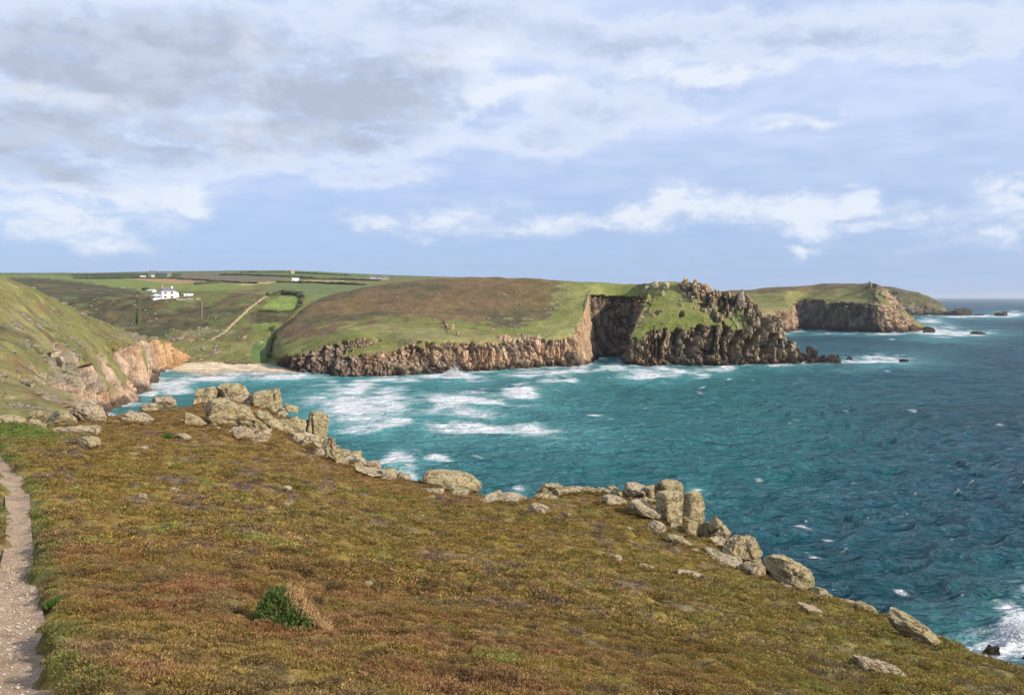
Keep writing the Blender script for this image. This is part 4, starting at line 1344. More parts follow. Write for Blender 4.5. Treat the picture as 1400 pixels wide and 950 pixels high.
G1 = 'boulders of the tor above the bay'
G2 = 'boulders along the right brow of the moor'
G3 = 'boulders beside the end of the path'
B = [
    # left, by the path
    ('long rounded pale boulder nearest the path, throwing a dark shadow on the turf', (57, 559, 113, 586), dict(block=3.0, cuts=2, strata=.05, roll=.06, yaw=.4), G3),
    ('shaded low rock tucked against the left end of the long rounded boulder', (36, 569, 66, 588), dict(block=2.4, roll=-.2), G3),
    ('big humped boulder with a hollowed face behind the flat slab, tilted down to the right', (100, 546, 151, 580), dict(block=3.0, cuts=2, roll=-.35, rough=.16), G3),
    ('flat pinkish slab lying in the turf in front of the long rounded boulder', (74, 580, 138, 595), dict(block=3.4, cuts=7), G3),
    ('wide domed boulder with an undercut ledge along its foot', (159, 558, 214, 583), dict(block=2.4, strata=.09, roll=-.15), G3),
    ('lone egg-shaped boulder standing by itself on the open heather', (104, 596, 137, 616), dict(block=2.5, cuts=2), G3),
    ('low broken line of pale rocks at the edge of the green turf', (-12, 568, 38, 584), dict(block=3, cuts=8, rough=.18), G3),
    ('pale rock showing behind the long rounded boulder', (40, 556, 64, 574), dict(block=2.6, roll=.3), G3),
    ('rock with a long tail running down to the right, left of the largest boulder', (245, 558, 283, 586), dict(block=2.4, roll=-.45), G3),
    ('small dark-sided stone below the wide domed boulder and the tailed rock', (225, 575, 239, 585), dict(block=2.6, n=12), G3),
    ('small wedge-shaped boulder with a green tuft growing at its left', (236, 589, 263, 604), dict(block=2.4, roll=-.3), G3),
    ('low flat-topped rock on the brow against the cove water', (208, 542, 242, 553), dict(block=2.6), G3),
    ('small rounded rock just left of the low flat-topped brow rock', (193, 549, 217, 559), dict(block=2.5, n=12), G3),
    # the tor
    ('largest boulder of the tor, broad and blocky with a deeply shaded left side', (276, 543, 362, 588), dict(block=4.2, rough=.13, strata=.04, dep=.7, n=34, cuts=4, yaw=.5), G1),
    ('cracked pale slab spread at the foot of the largest boulder', (304, 584, 373, 604), dict(block=3.0, cuts=8, rough=.15, crack=[(.25, .3), (-.3, -.2)]), G1),
    ('rounded rock at the far left end of the tor above the sea', (266, 525, 297, 546), dict(block=2.7), G1),
    ('broad rounded rock on the skyline of the tor, split near its right end', (292, 523, 342, 544), dict(block=3.6, crack=[(.45, .1)], yaw=.4), G1),
    ('overhanging slab on top of the largest boulder with a dark hollow under it', (302, 538, 344, 553), dict(block=2.8, z_up=.1), G1),
    ('wedge-shaped block with an upright crack, highest on the right of the tor', (341, 531, 392, 558), dict(block=5.0, cuts=1, rough=.07, roll=.12, yaw=.45, crack=[(.38, -.12)]), G1),
    ('small pale rock tucked below the right end of the cracked wedge block', (386, 549, 409, 564), dict(block=2.5, roll=-.4), G1),
    ('thin flat slab under the cracked wedge block', (344, 555, 392, 563), dict(block=3.5), G1),
    ('sloping pale rock falling to the right beside the largest boulder', (352, 560, 391, 588), dict(block=2.8, roll=-.6, crack=[(-.2, .2)]), G1),
    ('small round dark stone wedged at the right foot of the largest boulder', (344, 572, 365, 588), dict(block=2.3, n=12), G1),
    ('smooth pale rock face leaning left of the tall split block', (382, 564, 426, 594), dict(block=3.0, rough=.08, roll=-.3), G1),
    ('tall split block with a dark slot on its left, farthest right of the tor top', (410, 560, 450, 602), dict(block=3.4, cuts=1, crack=[(.1, -.45)], roll=-.2, dep=.8), G1),
    ('narrow pale rib of rock running downhill below the smooth leaning face', (406, 586, 434, 616), dict(block=2.8, roll=-.75), G1),
    ('knobbly boulder below the tall split block where the tor drops to the sea', (438, 596, 469, 633), dict(block=2.6, rough=.2, roll=.2), G1),
    ('low rock joined to the right foot of the knobbly boulder', (456, 612, 482, 628), dict(block=2.5, roll=-.2), G1),
    ('flat pale stone lying in the heather under the knobbly boulder', (458, 626, 478, 636), dict(block=2.8, n=12), G1),
    ('upright lump of rock halfway between the knobbly boulder and the mushroom-shaped boulder', (475, 615, 497, 634), dict(block=2.6), G1),
    ('flat-topped rock overhanging the sea right of the upright lump', (494, 628, 520, 641), dict(block=2.8), G1),
    ('long low white ledge in front of the flat-topped overhanging rock', (486, 636, 530, 653), dict(block=2.6, roll=-.3, cuts=7), G1),
    ('rounded rock at the lower end of the tor ridge beside the breaking wave', (516, 639, 546, 654), dict(block=2.5), G1),
    ('last small rock of the tor ridge, half sunk in brown turf', (540, 645, 561, 658), dict(block=2.4, roll=-.3, n=12), G1),
    # the mushroom boulder
    ('big lone egg-shaped boulder perched on the brow over dark shade', (576, 638, 658, 672), dict(block=2.4, strata=.03, roll=-.18, rough=.07, n=34, dep=.8, sink=.35, cuts=0), 'brow boulders in the middle of the moor'),
    ('thin slab in the shade under the big egg-shaped boulder', (578, 668, 607, 676), dict(block=3.0, n=12), 'brow boulders in the middle of the moor'),
    ('bedrock foot under the right half of the big egg-shaped boulder', (612, 668, 642, 680), dict(block=2.6), 'brow boulders in the middle of the moor'),
    ('flat white slab just right of the big egg-shaped boulder', (656, 675, 711, 690), dict(block=2.8, cuts=8), 'brow boulders in the middle of the moor'),
    ('low leaning boulder in the heather right of the flat white slab', (722, 684, 757, 707), dict(block=2.5, roll=-.4), 'brow boulders in the middle of the moor'),
    # right brow
    ('dark hollowed rock at the left end of the right-hand brow ridge', (734, 660, 780, 676), dict(block=2.6, rough=.2), G2),
    ('long flat pale ledge behind the moor edge with heather on top', (752, 667, 810, 680), dict(block=3.2, strata=.08), G2),
    ('small dark rock left of the round knob on the brow ridge', (813, 667, 827, 676), dict(block=2.4, n=12), G2),
    ('round pale knob of rock on the brow ridge', (825, 663, 846, 680), dict(block=2.6), G2),
    ('low sloping rock between the round knob and the capped stack', (842, 668, 872, 681), dict(block=2.5, roll=-.2), G2),
    ('flat pale shelf of rock in front of the round knob', (817, 675, 864, 692), dict(block=2.8, roll=-.15, cuts=8), G2),
    ('big smooth slanting slab left of the capped stack', (859, 678, 907, 711), dict(block=3.0, roll=-.5, rough=.07), G2),
    ('thin level ledge on the skyline left of the cap stone', (852, 660, 887, 673), dict(block=3.0, strata=.1), G2),
    ('square rock touching the left side of the cap stone', (880, 661, 904, 675), dict(block=3.2), G2),
    ('rounded cap stone balanced on top of the left pillar', (899, 656, 933, 675), dict(block=2.7, cuts=1, rough=.06, sink=.1), G2),
    ('left granite pillar under the cap stone with a shaded left side', (896, 672, 934, 717), dict(block=6.0, cuts=0, rough=.09, dep=.85, n=34, sink=.15, yaw=.55), G2),
    ('right granite pillar with a smooth rounded shoulder, separated by a dark slot', (932, 673, 964, 715), dict(block=4.2, cuts=0, rough=.09, dep=.85, n=34, sink=.15, yaw=.5), G2),
    ('upright pale block below the right granite pillar', (936, 709, 956, 733), dict(block=4.0), G2),
    ('humped dark-faced rock in the heather below the slanting slab', (882, 708, 914, 731), dict(block=2.4, rough=.14, roll=-.2), G2),
    ('long thin tail of rock running down from the humped dark-faced rock', (909, 725, 952, 750), dict(block=2.6, roll=-.5, cuts=7), G2),
    ('small rock stack squeezed between the right pillar and the jumbled rocks', (954, 711, 976, 736), dict(block=2.6, crack=[(0, 1.2)]), G2),
    ('tilted boulder topping the jumble right of the two pillars', (962, 701, 1001, 738), dict(block=3.0, roll=-.55, crack=[(-.3, .3)]), G2),
    ('large rounded boulder in the middle of the jumble below the pillars', (984, 728, 1022, 767), dict(block=2.8, roll=-.3, n=34), G2),
    ('small shoulder rock on the seaward side of the jumble', (1010, 727, 1034, 748), dict(block=2.8, roll=-.2), G2),
    ('pointed leaning rock next to the seaward shoulder rock', (1018, 736, 1042, 759), dict(block=3.0, roll=.5), G2),
    ('flat pale step of rock left of the jumbled boulders', (962, 748, 1004, 768), dict(block=2.8, roll=-.3, cuts=7), G2),
    ('long level slab leading up to the square corner block', (957, 763, 1016, 777), dict(block=3.4, strata=.08), G2),
    ('squat rock under the pointed leaning rock', (1013, 755, 1039, 770), dict(block=2.8), G2),
    ('square corner block at the end of the long level slab', (1012, 766, 1046, 792), dict(block=6.0, cuts=3, rough=.06, crack=[(.5, .1)], yaw=.4), G2),
    ('massive whale-backed boulder sloping down to the sea past the corner block', (1037, 752, 1116, 808), dict(block=2.6, cuts=2, roll=-.42, rough=.11, strata=.03, n=34, dep=.6), G2),
    ('weathered brown-topped rock left of the ribbed boulder', (1162, 821, 1202, 843), dict(block=2.6, rough=.16, roll=-.2), G2),
    ('ribbed tapering boulder farthest down the brow above the surf', (1203, 826, 1284, 881), dict(block=2.6, cuts=2, roll=-.5, strata=.06, n=34, dep=.6), G2),
    ('low white-crusted boulder lying alone in the green turf below the ribbed boulder', (1164, 893, 1237, 923), dict(block=2.5, roll=-.22, rough=.14, dep=.6), G2),
    ('thin pale slab set in the turf left of the weathered brown-topped rock', (1092, 822, 1141, 847), dict(block=2.8, roll=-.45, n=12), G2),
    ('narrow slab between the whale-backed boulder and the weathered rock', (1112, 812, 1141, 829), dict(block=2.8, roll=-.45, n=12), G2),
    ('oval flat stone in the heather below the slanting slab', (829, 757, 851, 768), dict(block=2.5, n=12), G2),
    ('ragged pale ledge with a dark crack across the heather', (922, 776, 966, 793), dict(block=2.8, roll=-.25, cuts=8, n=12), G2),
    ('pale outcrop sliver left of the ragged ledge', (874, 770, 898, 783), dict(block=2.6, roll=-.25, n=12), G2),
    ('broken low ledge in the turf below the square corner block', (1009, 807, 1058, 820), dict(block=3.0, cuts=8, n=12, roll=-.1), G2),
    ('thin white sliver downhill of the ragged ledge', (962, 789, 988, 799), dict(block=3.0, n=12, roll=-.2), G2),
    ('narrow white stone between the tailed rock and the flat step', (928, 748, 956, 755), dict(block=3.0, n=12), G2),
    ('narrow pale stone left of the humped dark-faced rock', (856, 720, 876, 729), dict(block=2.6, n=12, roll=-.3), G2),
]
for i, (lab, box, kw, grp) in enumerate(B):
    slab = any(w_ in lab for w_ in ('slab', 'white', 'sliver', 'ledge', 'flat', 'step'))
    boulder('boulder', lab, 'boulder', box, 40 + i, MAT_SLAB if slab else MAT_BOULDER, group=grp, **kw)

LANDMARKS = []          # (photo x, photo y, short description) of the named rocks
CUT = (' with ', ' in ', ' on ', ' at ', ' behind', ' below', ' under', ' beside', ' left of', ' right of', ' just', ' by ', ' next', ' tucked', ' lying', ' showing', ' joined', ' nearest', ' against', ' standing', ' between', ' of the', ' leading', ' where',
       ' that', ' set ', ' past', ' farthest', ' falling', ' running', ' perched', ' along', ' touching', ' wedged', ' spread', ' leaning left', ' squeezed', ' topping', ' balanced', ' to ', ' halfway', ' sloping down', ' growing', ' inside', ' breaking', ', ', ' overhanging', ' down from', ' uphill', ' downhill', ' low on', ' close', ' above', ' before', ' from')


def short(lab):
    k_ = min([lab.find(c_) for c_ in CUT if lab.find(c_) > 8] + [len(lab)])
    return lab[:k_]


USED = set()


def rel_label(px, py, h, what, marks, sizes=(6, 11), extra=('', 'pale ', 'grey ')):
    """a label that places a lesser stone by the nearest named one; None when it could not be told from another"""
    d, (mx_, my_, sh_) = min(((q[0] - px) ** 2 + 2 * (q[1] - py) ** 2, q) for q in marks)
    dx, dy = px - mx_, (py - my_) * 1.5
    rel = ('right of' if dx > 0 else 'left of') if abs(dx) > abs(dy) else ('in front of' if dy > 0 else 'just behind')
    sz_ = 'tiny' if h < sizes[0] else ('small' if h < sizes[1] else 'larger')
    far = '' if d < 14 ** 2 else ('a little way ' if d < 32 ** 2 else 'well to the ' if 'of' in rel[-2:] and rel[0] in 'rl' else 'well ')
    lab = f'{sz_} {what} {far}{rel} the {sh_}'
    lab = lab.replace('well just', 'well').replace('a little way just behind', 'a little way behind')
    if lab in USED or len(lab.split()) > 16:
        return None
    USED.add(lab)
    return lab


for (lab, box, kw, grp) in B:
    LANDMARKS.append(((box[0] + box[2]) / 2, (box[1] + box[3]) / 2, short(lab)))
# smaller broken pieces that fill the gaps of the outcrops
rgk = np.random.default_rng(4242)
FILL = [((262, 536), (300, 546), 8), ((300, 545), (352, 552), 8), ((345, 556), (405, 570), 10), ((372, 575), (420, 600), 10), ((405, 600), (445, 625), 10), ((440, 615), (500, 640), 14), ((500, 640), (556, 657), 10),
        ((660, 680), (735, 672), 6), ((735, 668), (850, 672), 14), ((850, 670), (900, 690), 10), ((890, 700), (940, 722), 8), ((938, 716), (985, 742), 12), ((975, 745), (1030, 765), 12), ((1000, 765), (1050, 785), 8), ((1045, 775), (1110, 808), 8), ((1110, 810), (1205, 842), 12), ((1200, 845), (1280, 880), 8), ((40, 572), (210, 580), 12), ((276, 590), (372, 596), 8)]
fill_meshes = []
for i in range(10):
    qv, f = rock_shape(600 + i, (1.0, rgk.uniform(.7, 1.0), rgk.uniform(.55, .95)), 12, 3.2, 4, .13)
    fill_meshes.append((mesh_np('broken_rock', qv, f, MAT_BOULDER if i % 3 else MAT_SLAB, True, link=False)))
for (a0, b0), (a1, b1), n_ in FILL:
    for i in range(n_):
        t = rgk.random()
        a, b_ = a0 + (a1 - a0) * t + rgk.normal() * 3, b0 + (b1 - b0) * t + rgk.normal() * 3 + 2
        hx, hy, hz = moor_hit(a, b_)
        wpx_ = rgk.uniform(12, 34) * (.8 if b_ < 600 else 1.0)
        w_ = wpx_ / F * hy
        lab = rel_label(a, b_, wpx_, 'broken granite block', LANDMARKS, (18, 26))
        if lab is None:
            continue
        o = bpy.data.objects.new('broken_rock', fill_meshes[rgk.integers(0, 10)])
        o.location = (hx, hy + .2, hz + w_ * .06)
        o.scale = (w_, w_ * .9, w_ * rgk.uniform(.6, 1.0))
        o.rotation_euler = (rgk.normal() * .15, (math.atan2(b1 - b0, a1 - a0) * .7 if b1 > b0 else 0) + rgk.normal() * .15, rgk.random() * 6.28)
        COL.objects.link(o)
        tag(o, lab, 'rock', 'broken blocks between the brow boulders')

# heather grown up round the feet of the rocks
fx, fy = [], []
bpy.context.view_layer.update()
for o in [q for q in COL.objects if q.name.split('.')[0] in ('boulder', 'broken_rock')]:
    dm = o.dimensions
    for i in range(int(6 + 9 * max(dm.x, .4))):
        a = rgk.uniform(math.pi * 1.0, math.pi * 2.0)
        fx.append(o.location.x + math.cos(a) * dm.x * .52 + rgk.normal() * .08); fy.append(o.location.y + math.sin(a) * dm.y * .55 + rgk.normal() * .12)
fx, fy = np.array(fx), np.array(fy)
fz, fin, fpd = moor_height(fx, fy)
scatter('heather', far_m, HEATHER, np.stack([fx, fy, fz + .0], 1), rgk.random(len(fx)) * 6.283, rgk.uniform(.6, 1.35, len(fx)), rgk.integers(0, len(far_m), len(fx)), moor_color(fx, fy, fin, fpd) * rgk.uniform(.6, 1.2, (len(fx), 1)), rgk.normal(0, .12, (len(fx), 2)))

# stones showing through the heather
ST = [((171, 620, 189, 625), 'flattest white stone in the heather right of the lone egg-shaped boulder'), ((151, 644, 167, 650), 'whitest flat stone in the heather below the lone boulder'), ((193, 663, 204, 669), 'small ochre stone in the middle left of the heather'),
      ((231, 668, 249, 674), 'long thin white stone right of the ochre stone'), ((185, 677, 202, 685), 'domed white stone nearest the path among the heather stones'), ((164, 650, 176, 656), 'brownish stone touching the whitest flat stone'),
      ((136, 604, 145, 609), 'tiny pale stone beside the lone egg-shaped boulder'), ((190, 611, 204, 617), 'flat buff stone in the heather above the flattest white stone'), ((262, 609, 270, 613), 'small white stone below the wedge-shaped boulder'),
      ((386, 666, 399, 671), 'flat pale stone in the heather below the narrow rib of the tor'), ((386, 687, 401, 692), 'broad pale stone low in the heather under the tor'), ((498, 797, 510, 803), 'bright white stone in the heather above the gorse bush'),
      ((773, 703, 784, 708), 'small white stone right of the low leaning boulder'), ((776, 716, 786, 721), 'small buff stone downhill of the low leaning boulder'), ((1222, 869, 1232, 876), 'small stone just below the ribbed boulder'),
      ((330, 558, 338, 561), None), ((86, 619, 92, 623), None), ((437, 701, 445, 705), None), ((788, 800, 795, 804), None), ((573, 705, 580, 709), None), ((688, 723, 697, 728), None), ((320, 685, 328, 689), None),
      ((60, 651, 70, 656), None), ((818, 862, 824, 866), None), ((940, 836, 946, 839), None), ((560, 742, 568, 746), None), ((640, 694, 648, 698), None), ((268, 701, 274, 704), None), ((1246, 921, 1251, 925), None), ((54, 755, 60, 759), None), ((58, 788, 66, 793), None), ((84, 772, 90, 777), None)]
LANDMARKS += [((b_[0] + b_[2]) / 2, (b_[1] + b_[3]) / 2, short(l_)) for b_, l_ in ST if l_] + [(388, 840, 'gorse bush')]
for i, (box, lab) in enumerate(ST):
    if not lab:
        lab = rel_label((box[0] + box[2]) / 2, (box[1] + box[3]) / 2, 3 + i % 2 * 5, 'pale stone', LANDMARKS)
    if not lab:
        continue
    boulder('stone', lab, 'stone', box, 300 + i, MAT_SLAB, n=8, block=2.6, cuts=3, sink=.3, z_up=.07, group='stones showing in the heather')

# loose gravel on the path
rgp = np.random.default_rng(77)
Vs, Fs, off = [], [], 0
sv, sf = SPH[5]
for i in range(900):
    u_ = rgp.random() * tt[-1] * .35
    e = pchip(tt, pe, np.array([u_]))[0]
    w_ = rgp.random() ** .8
    w_ = w_ if rgp.random() < .5 else 1 - w_
    x, y = e[0] * (1 - w_) + e[2] * w_, e[1] * (1 - w_) + e[3] * w_
    s_ = .006 + .022 * rgp.random() ** 3
    q = sv[:, :] * (1 + .25 * rgp.normal(size=(len(sv), 1)) * .4) * np.array([1, .8, .55]) * s_
    a = rgp.random() * 6.28
    q = q @ np.array([[math.cos(a), math.sin(a), 0], [-math.sin(a), math.cos(a), 0], [0, 0, 1]])
    Vs.append(q + np.array([x, y, float(moor_z(x, y)) - .085])); Fs.append(sf + off); off += len(sv)
stuff(mesh_np('path_gravel', np.concatenate(Vs), np.concatenate(Fs), flat_mat('gravel_stone', (.50, .41, .33), .9, .2, .3, 9), False))

# ------------------------------------------------------------------ gorse bush
gx, gy, gz = moor_hit(388, 871)
gu = gy / F
bush = empty('gorse_bush', (gx, gy + .25, gz))
bush.scale = (.95, .95, .90)
tag(bush, 'dark green spiny gorse bush with withered brown branches down its right side', 'bush')


def spiny(seed, n, fn_, ln, wd, mat, name, val):
    rg_ = np.random.default_rng(seed)
    V_, T_ = [], []
    k0 = 0
    for i in range(n):
        p, d = fn_(rg_)
        p = np.array(p); d = np.array(d, float); d /= np.linalg.norm(d)
        L_ = ln * rg_.uniform(.6, 1.35)
        ax = np.cross(d, rg_.normal(size=3)); ax /= np.linalg.norm(ax)
        bx = np.cross(d, ax)
        for j in range(7):                       # needles along a short shoot
            t = j / 7.0
            a = j * 2.4
            out = ax * math.cos(a) + bx * math.sin(a)
            b0 = p + d * L_ * t
            tip = b0 + (out * .75 + d * .75) * ln * .55 * (1 - .35 * t)
            sd = np.cross(out, d) * wd
            V_ += [b0 - sd, b0 + sd, tip]
            T_.append((k0, k0 + 1, k0 + 2)); k0 += 3
        sd = ax * wd
        V_ += [p - sd, p + sd, p + d * L_ * 1.25]
        T_.append((k0, k0 + 1, k0 + 2)); k0 += 3
    me_ = mesh_np(name, np.array(V_), np.array(T_), mat, False, {'val': np.repeat(rg_.random(n), 24)}, parent=bush)
    return me_


def leaf_mat(name, c1, c2, transl=.25):
    m, T = new_mat(name)
    v_ = attr(T, 'val', out='Fac')
    c_ = T.mix(v_, c1, c2)
    bs = T.n('ShaderNodeBsdfPrincipled'); T.put(bs.inputs['Base Color'], c_); bs.inputs['Roughness'].default_value = .7; bs.inputs['Specular IOR Level'].default_value = .2
    tr = T.n('ShaderNodeBsdfTranslucent'); T.put(tr.inputs[0], c_)
    ms = T.n('ShaderNodeMixShader'); ms.inputs[0].default_value = transl
    T.t.links.new(bs.outputs[0], ms.inputs[1]); T.t.links.new(tr.outputs[0], ms.inputs[2])
    T.t.links.new(ms.outputs[0], T.n('ShaderNodeOutputMaterial').inputs[0])
    return m


HB = 68 * gu
# outline of the crown, from the photograph: left edge steep, top left of centre, right side a long slope (metres from the foot)
def crown_top(x):
    return float(np.interp(x / gu, [-48, -44, -38, -30, -22, -8, 6, 20, 36, 50, 62], [0, 22, 44, 58, 66, 68, 62, 47, 27, 12, 0])) * gu


def green_pt(rg_):
    while True:
        x = rg_.uniform(-46, 46) * gu
        top = crown_top(x)
        dpt = .42 * (1 - (x / (58 * gu)) ** 2) ** .5
        y = rg_.uniform(-1, 1) * dpt
        h_ = top * math.sqrt(max(0, 1 - (y / (dpt + .03)) ** 2)) * rg_.uniform(.0, 1.0) ** .45
        nlump = float(fbm(np.array([x * 6.0]), np.array([y * 6.0]), np.array([h_ * 6.0]), 2, 801)[0])
        if nlump < -.25:
            continue
        if x / gu > 8 and h_ > .80 * top:
            continue
        return (x, y, h_), (x / (48 * gu) * .7 + rg_.normal() * .35, y / .42 * .6 + rg_.normal() * .35, .55 + rg_.random())


def brown_pt(rg_):
    if rg_.random() < .72:
        x = rg_.uniform(-2, 62) * gu
        top = crown_top(x)
        y = rg_.normal() * .13
        h_ = max(0, top * rg_.uniform(.74, 1.10) + .01)
    else:
        x = rg_.uniform(-28, 30) * gu
        y = -.36 + rg_.normal() * .04
        h_ = rg_.uniform(0, 18) * gu
    return (x, y, h_), (.6 + rg_.normal() * .3, rg_.normal() * .4, .8 + rg_.random() * .4)


spiny(5, 2300, green_pt, .085, .0075, leaf_mat('gorse_green', (.060, .115, .026), (.21, .28, .08)), 'foliage', 0)
dead = spiny(6, 900, brown_pt, .075, .0085, leaf_mat('gorse_withered', (.36, .22, .10), (.66, .46, .25)), 'withered_foliage', 0)
dead['label'] = 'withered brown branches'
rgs = np.random.default_rng(9)
bm = bmesh.new()
for i in range(16):
    x1 = rgs.uniform(-34, 40) * gu; h1 = crown_top(x1) * rgs.uniform(.55, .85); y1 = rgs.normal() * .16
    p0 = Vector((rgs.normal() * .07, rgs.normal() * .07, -.05)); p1 = Vector((x1, y1, h1)); pm = p0.lerp(p1, .5) + Vector((0, 0, .06))
    prev = None
    for p_, r_ in ((p0, .018), (pm, .012), (p1, .004)):
        ring = [bm.verts.new(p_ + Vector((math.cos(a) * r_, math.sin(a) * r_, 0))) for a in (0, 1.57, 3.14, 4.71)]
        if prev:
            for k in range(4):
                bm.faces.new((prev[k], prev[(k + 1) % 4], ring[(k + 1) % 4], ring[k]))
        prev = ring
me = bpy.data.meshes.new('stems'); bm.to_mesh(me); bm.free()
me.materials.append(flat_mat('gorse_wood', (.13, .09, .055)))
o = bpy.data.objects.new('stems', me); COL.objects.link(o); o.parent = bush

# a few bright grass tufts among the stones
def tuft(px, py, wpx, hpx, lab, seed, c1, c2):
    x, y, z = moor_hit(px, py)
    u = y / F
    rg_ = np.random.default_rng(seed)
    n = 260
    V_, T_ = [], []
    for i in range(n):
        b0 = np.clip(np.array([rg_.normal() * wpx * .2 * u, rg_.normal() * wpx * .18 * u, -.03]), -wpx * .45 * u, wpx * .45 * u)
        hh_ = hpx * u * rg_.uniform(.5, 1.1) * math.exp(-(b0[0] / (wpx * .4 * u)) ** 2)
        tip = b0 + np.array([rg_.normal() * .3 * hh_, rg_.normal() * .3 * hh_, hh_])
        sd = np.array([rg_.normal(), rg_.normal(), 0]); sd = sd / np.linalg.norm(sd) * .012
        V_ += [b0 - sd, b0 + sd, tip]; T_.append((3 * i, 3 * i + 1, 3 * i + 2))
    o = mesh_np('grass_tuft', np.array(V_), np.array(T_), leaf_mat(f'tuft_grass_{seed}', c1, c2), False, {'val': np.repeat(rg_.random(n), 3)})
    o.location = (x, y, z + .08)
    tag(o, lab, 'grass tuft')


tuft(230, 602, 22, 13, 'deep green tuft growing against the small wedge-shaped boulder', 1, (.03, .09, .02), (.07, .16, .03))
tuft(497, 674, 18, 8, 'bright yellow-green tuft in the heather below the lower tor rocks', 2, (.13, .16, .03), (.22, .25, .05))
tuft(428, 604, 16, 12, 'fresh green grass between the tall split block and the pale rib', 3, (.06, .11, .02), (.12, .18, .04))
tuft(238, 640, 14, 6, 'pale lime tuft in the heather right of the flattest white stone', 4, (.17, .18, .04), (.26, .26, .07))
tuft(205, 856, 60, 7, 'wide low patch of lime green moss left of the gorse bush', 5, (.13, .16, .03), (.21, .24, .05))
tuft(75, 832, 30, 14, 'green tussock leaning over the right edge of the path', 6, (.05, .11, .02), (.11, .17, .04))

# ------------------------------------------------------------------ rocks standing in the sea
def sea_rock(label, box, seed, n=12, grp=None, mat=None, z0=0.0, **kw):
    x0, y0, x1, y1 = box
    Y = CZ * F / (y1 - HY)
    w = (x1 - x0) / F * Y; h = (y1 - y0) / F * Y
    q, f = rock_shape(seed, (w * 1.05, w * .75, h * 2.3), n, kw.get('block', 2.4), 7, .26, 0)
    o = bpy.data.objects.new('sea_rock', mesh_np('sea_rock', q, f, mat or MAT_SEAROCK, False, link=False))
    o.location = (((x0 + x1) / 2 - CX0) / F * Y, Y + w * .2, -h * .1 + z0)
    o.rotation_euler = (0, kw.get('roll', 0), 0)
    COL.objects.link(o)
    return tag(o, label, 'rock', grp)


GS = 'rocks standing in the sea'
sea_rock('dark upright stack near the tip of the craggy headland', (1102, 475, 1118, 497), 701, grp=GS, block=3.5)
sea_rock('low black reef joining the upright stack to the end block', (1112, 484, 1137, 497), 702, grp=GS)
sea_rock('black end block at the very tip of the craggy headland', (1133, 485, 1151, 497), 703, grp=GS, block=3.2)
sea_rock('flat dark rock just off the end block in white foam', (1158, 488, 1168, 492), 704, 8, grp=GS)
sea_rock('small black rock at the outer end of the foam streak off the headland tip', (1231, 491, 1245, 494.5), 705, 8, grp=GS)
sea_rock('half-drowned rocks at the foot of the headland tip', (1085, 496, 1108, 499), 706, 8, grp=GS)
sea_rock('dark islet just off the far cape', (1297, 421.5, 1333, 431.5), 707, 12, grp=GS)
sea_rock('smaller skerry farther out with surf breaking on it', (1362, 426.5, 1380, 432), 708, 8, grp=GS, roll=-.2)
sea_rock('low reef between the dark islet and the outer skerry', (1332, 429.5, 1346, 431.5), 709, 8, grp=GS)
sea_rock('flat black rock in the surf off the far headland', (1328, 453, 1350, 457.5), 710, 8, grp=GS)
sea_rock('low brown reef at the tip of the far headland', (1262, 447, 1280, 455), 711, 12, grp=GS)
sea_rock('black rock washed by the wave below the near moor', (1343, 882, 1372, 902), 712, 12, grp=GS, z0=-.4)
sea_rock('second wave-washed rock close under the moor edge', (1385, 894, 1420, 908), 713, 12, grp=GS, z0=-.3)

# boulders at the foot of the headland cliffs
rgb_ = np.random.default_rng(31)
SHORE_MARKS = [(375, 498, 'stream gully by the beach'), (440, 514, 'dark left cliff of the headland'), (520, 517, 'cliff under the grass tongue'), (575, 513, 'cliff just left of the sea spray'), (640, 508, 'cliff just right of the sea spray'), (700, 506, 'middle of the tan cliff'), (760, 502, 'cliff short of the deep cleft'), (800, 498, 'smooth sunlit buttress'), (870, 501, 'right jaw of the deep cleft'), (920, 501, 'cliff under the green slope'), (970, 500, 'shaded buttresses of the crag'), (1030, 499, 'crag under the dark pinnacle'), (1080, 497, 'tapering point of the headland')]
for i in range(34):
    t = rgb_.uniform(.03, .97)
    q = M_SHORE[int(t * (len(M_SHORE) - 1))]
    ppx = CX0 + F * q[0] / q[1]
    if 812 < ppx < 856:
        continue
    w = rgb_.uniform(3, 8)
    lab = rel_label(ppx, HY + F * CZ / q[1], w, 'fallen block at the waterline', SHORE_MARKS, (4.5, 6.2))
    if lab is None:
        continue
    qv, f = rock_shape(760 + i, (w, w * .8, w * rgb_.uniform(.6, 1.0)), 8, 2.8, 7, .2)
    o = bpy.data.objects.new('shore_rock', mesh_np('shore_rock', qv, f, MAT_SEAROCK if rgb_.random() < .6 else MAT_CRAG, False, link=False))
    o.location = (q[0], q[1] - rgb_.uniform(0, 4), rgb_.uniform(0, 1.4))
    o.rotation_euler = (rgb_.normal() * .3, rgb_.normal() * .3, rgb_.random() * 6)
    COL.objects.link(o)
    tag(o, lab, 'rock', 'fallen blocks at the foot of the headland cliffs')

# granite blocks of the headland crag
CR = []
crag_meshes, hill_meshes = [], []
for i in range(9):
    s_ = (1.0, rgb_.uniform(.7, 1.0), rgb_.uniform(1.1, 2.1))
    qv, f = rock_shape(820 + i, s_, 8, 3.4, 6, .16)
    hill_meshes.append(mesh_np('hill_rock', qv, f, MAT_HILLROCK, False, link=False))
    crag_meshes.append(mesh_np('crag_block', qv, f, MAT_CRAG, False, link=False))


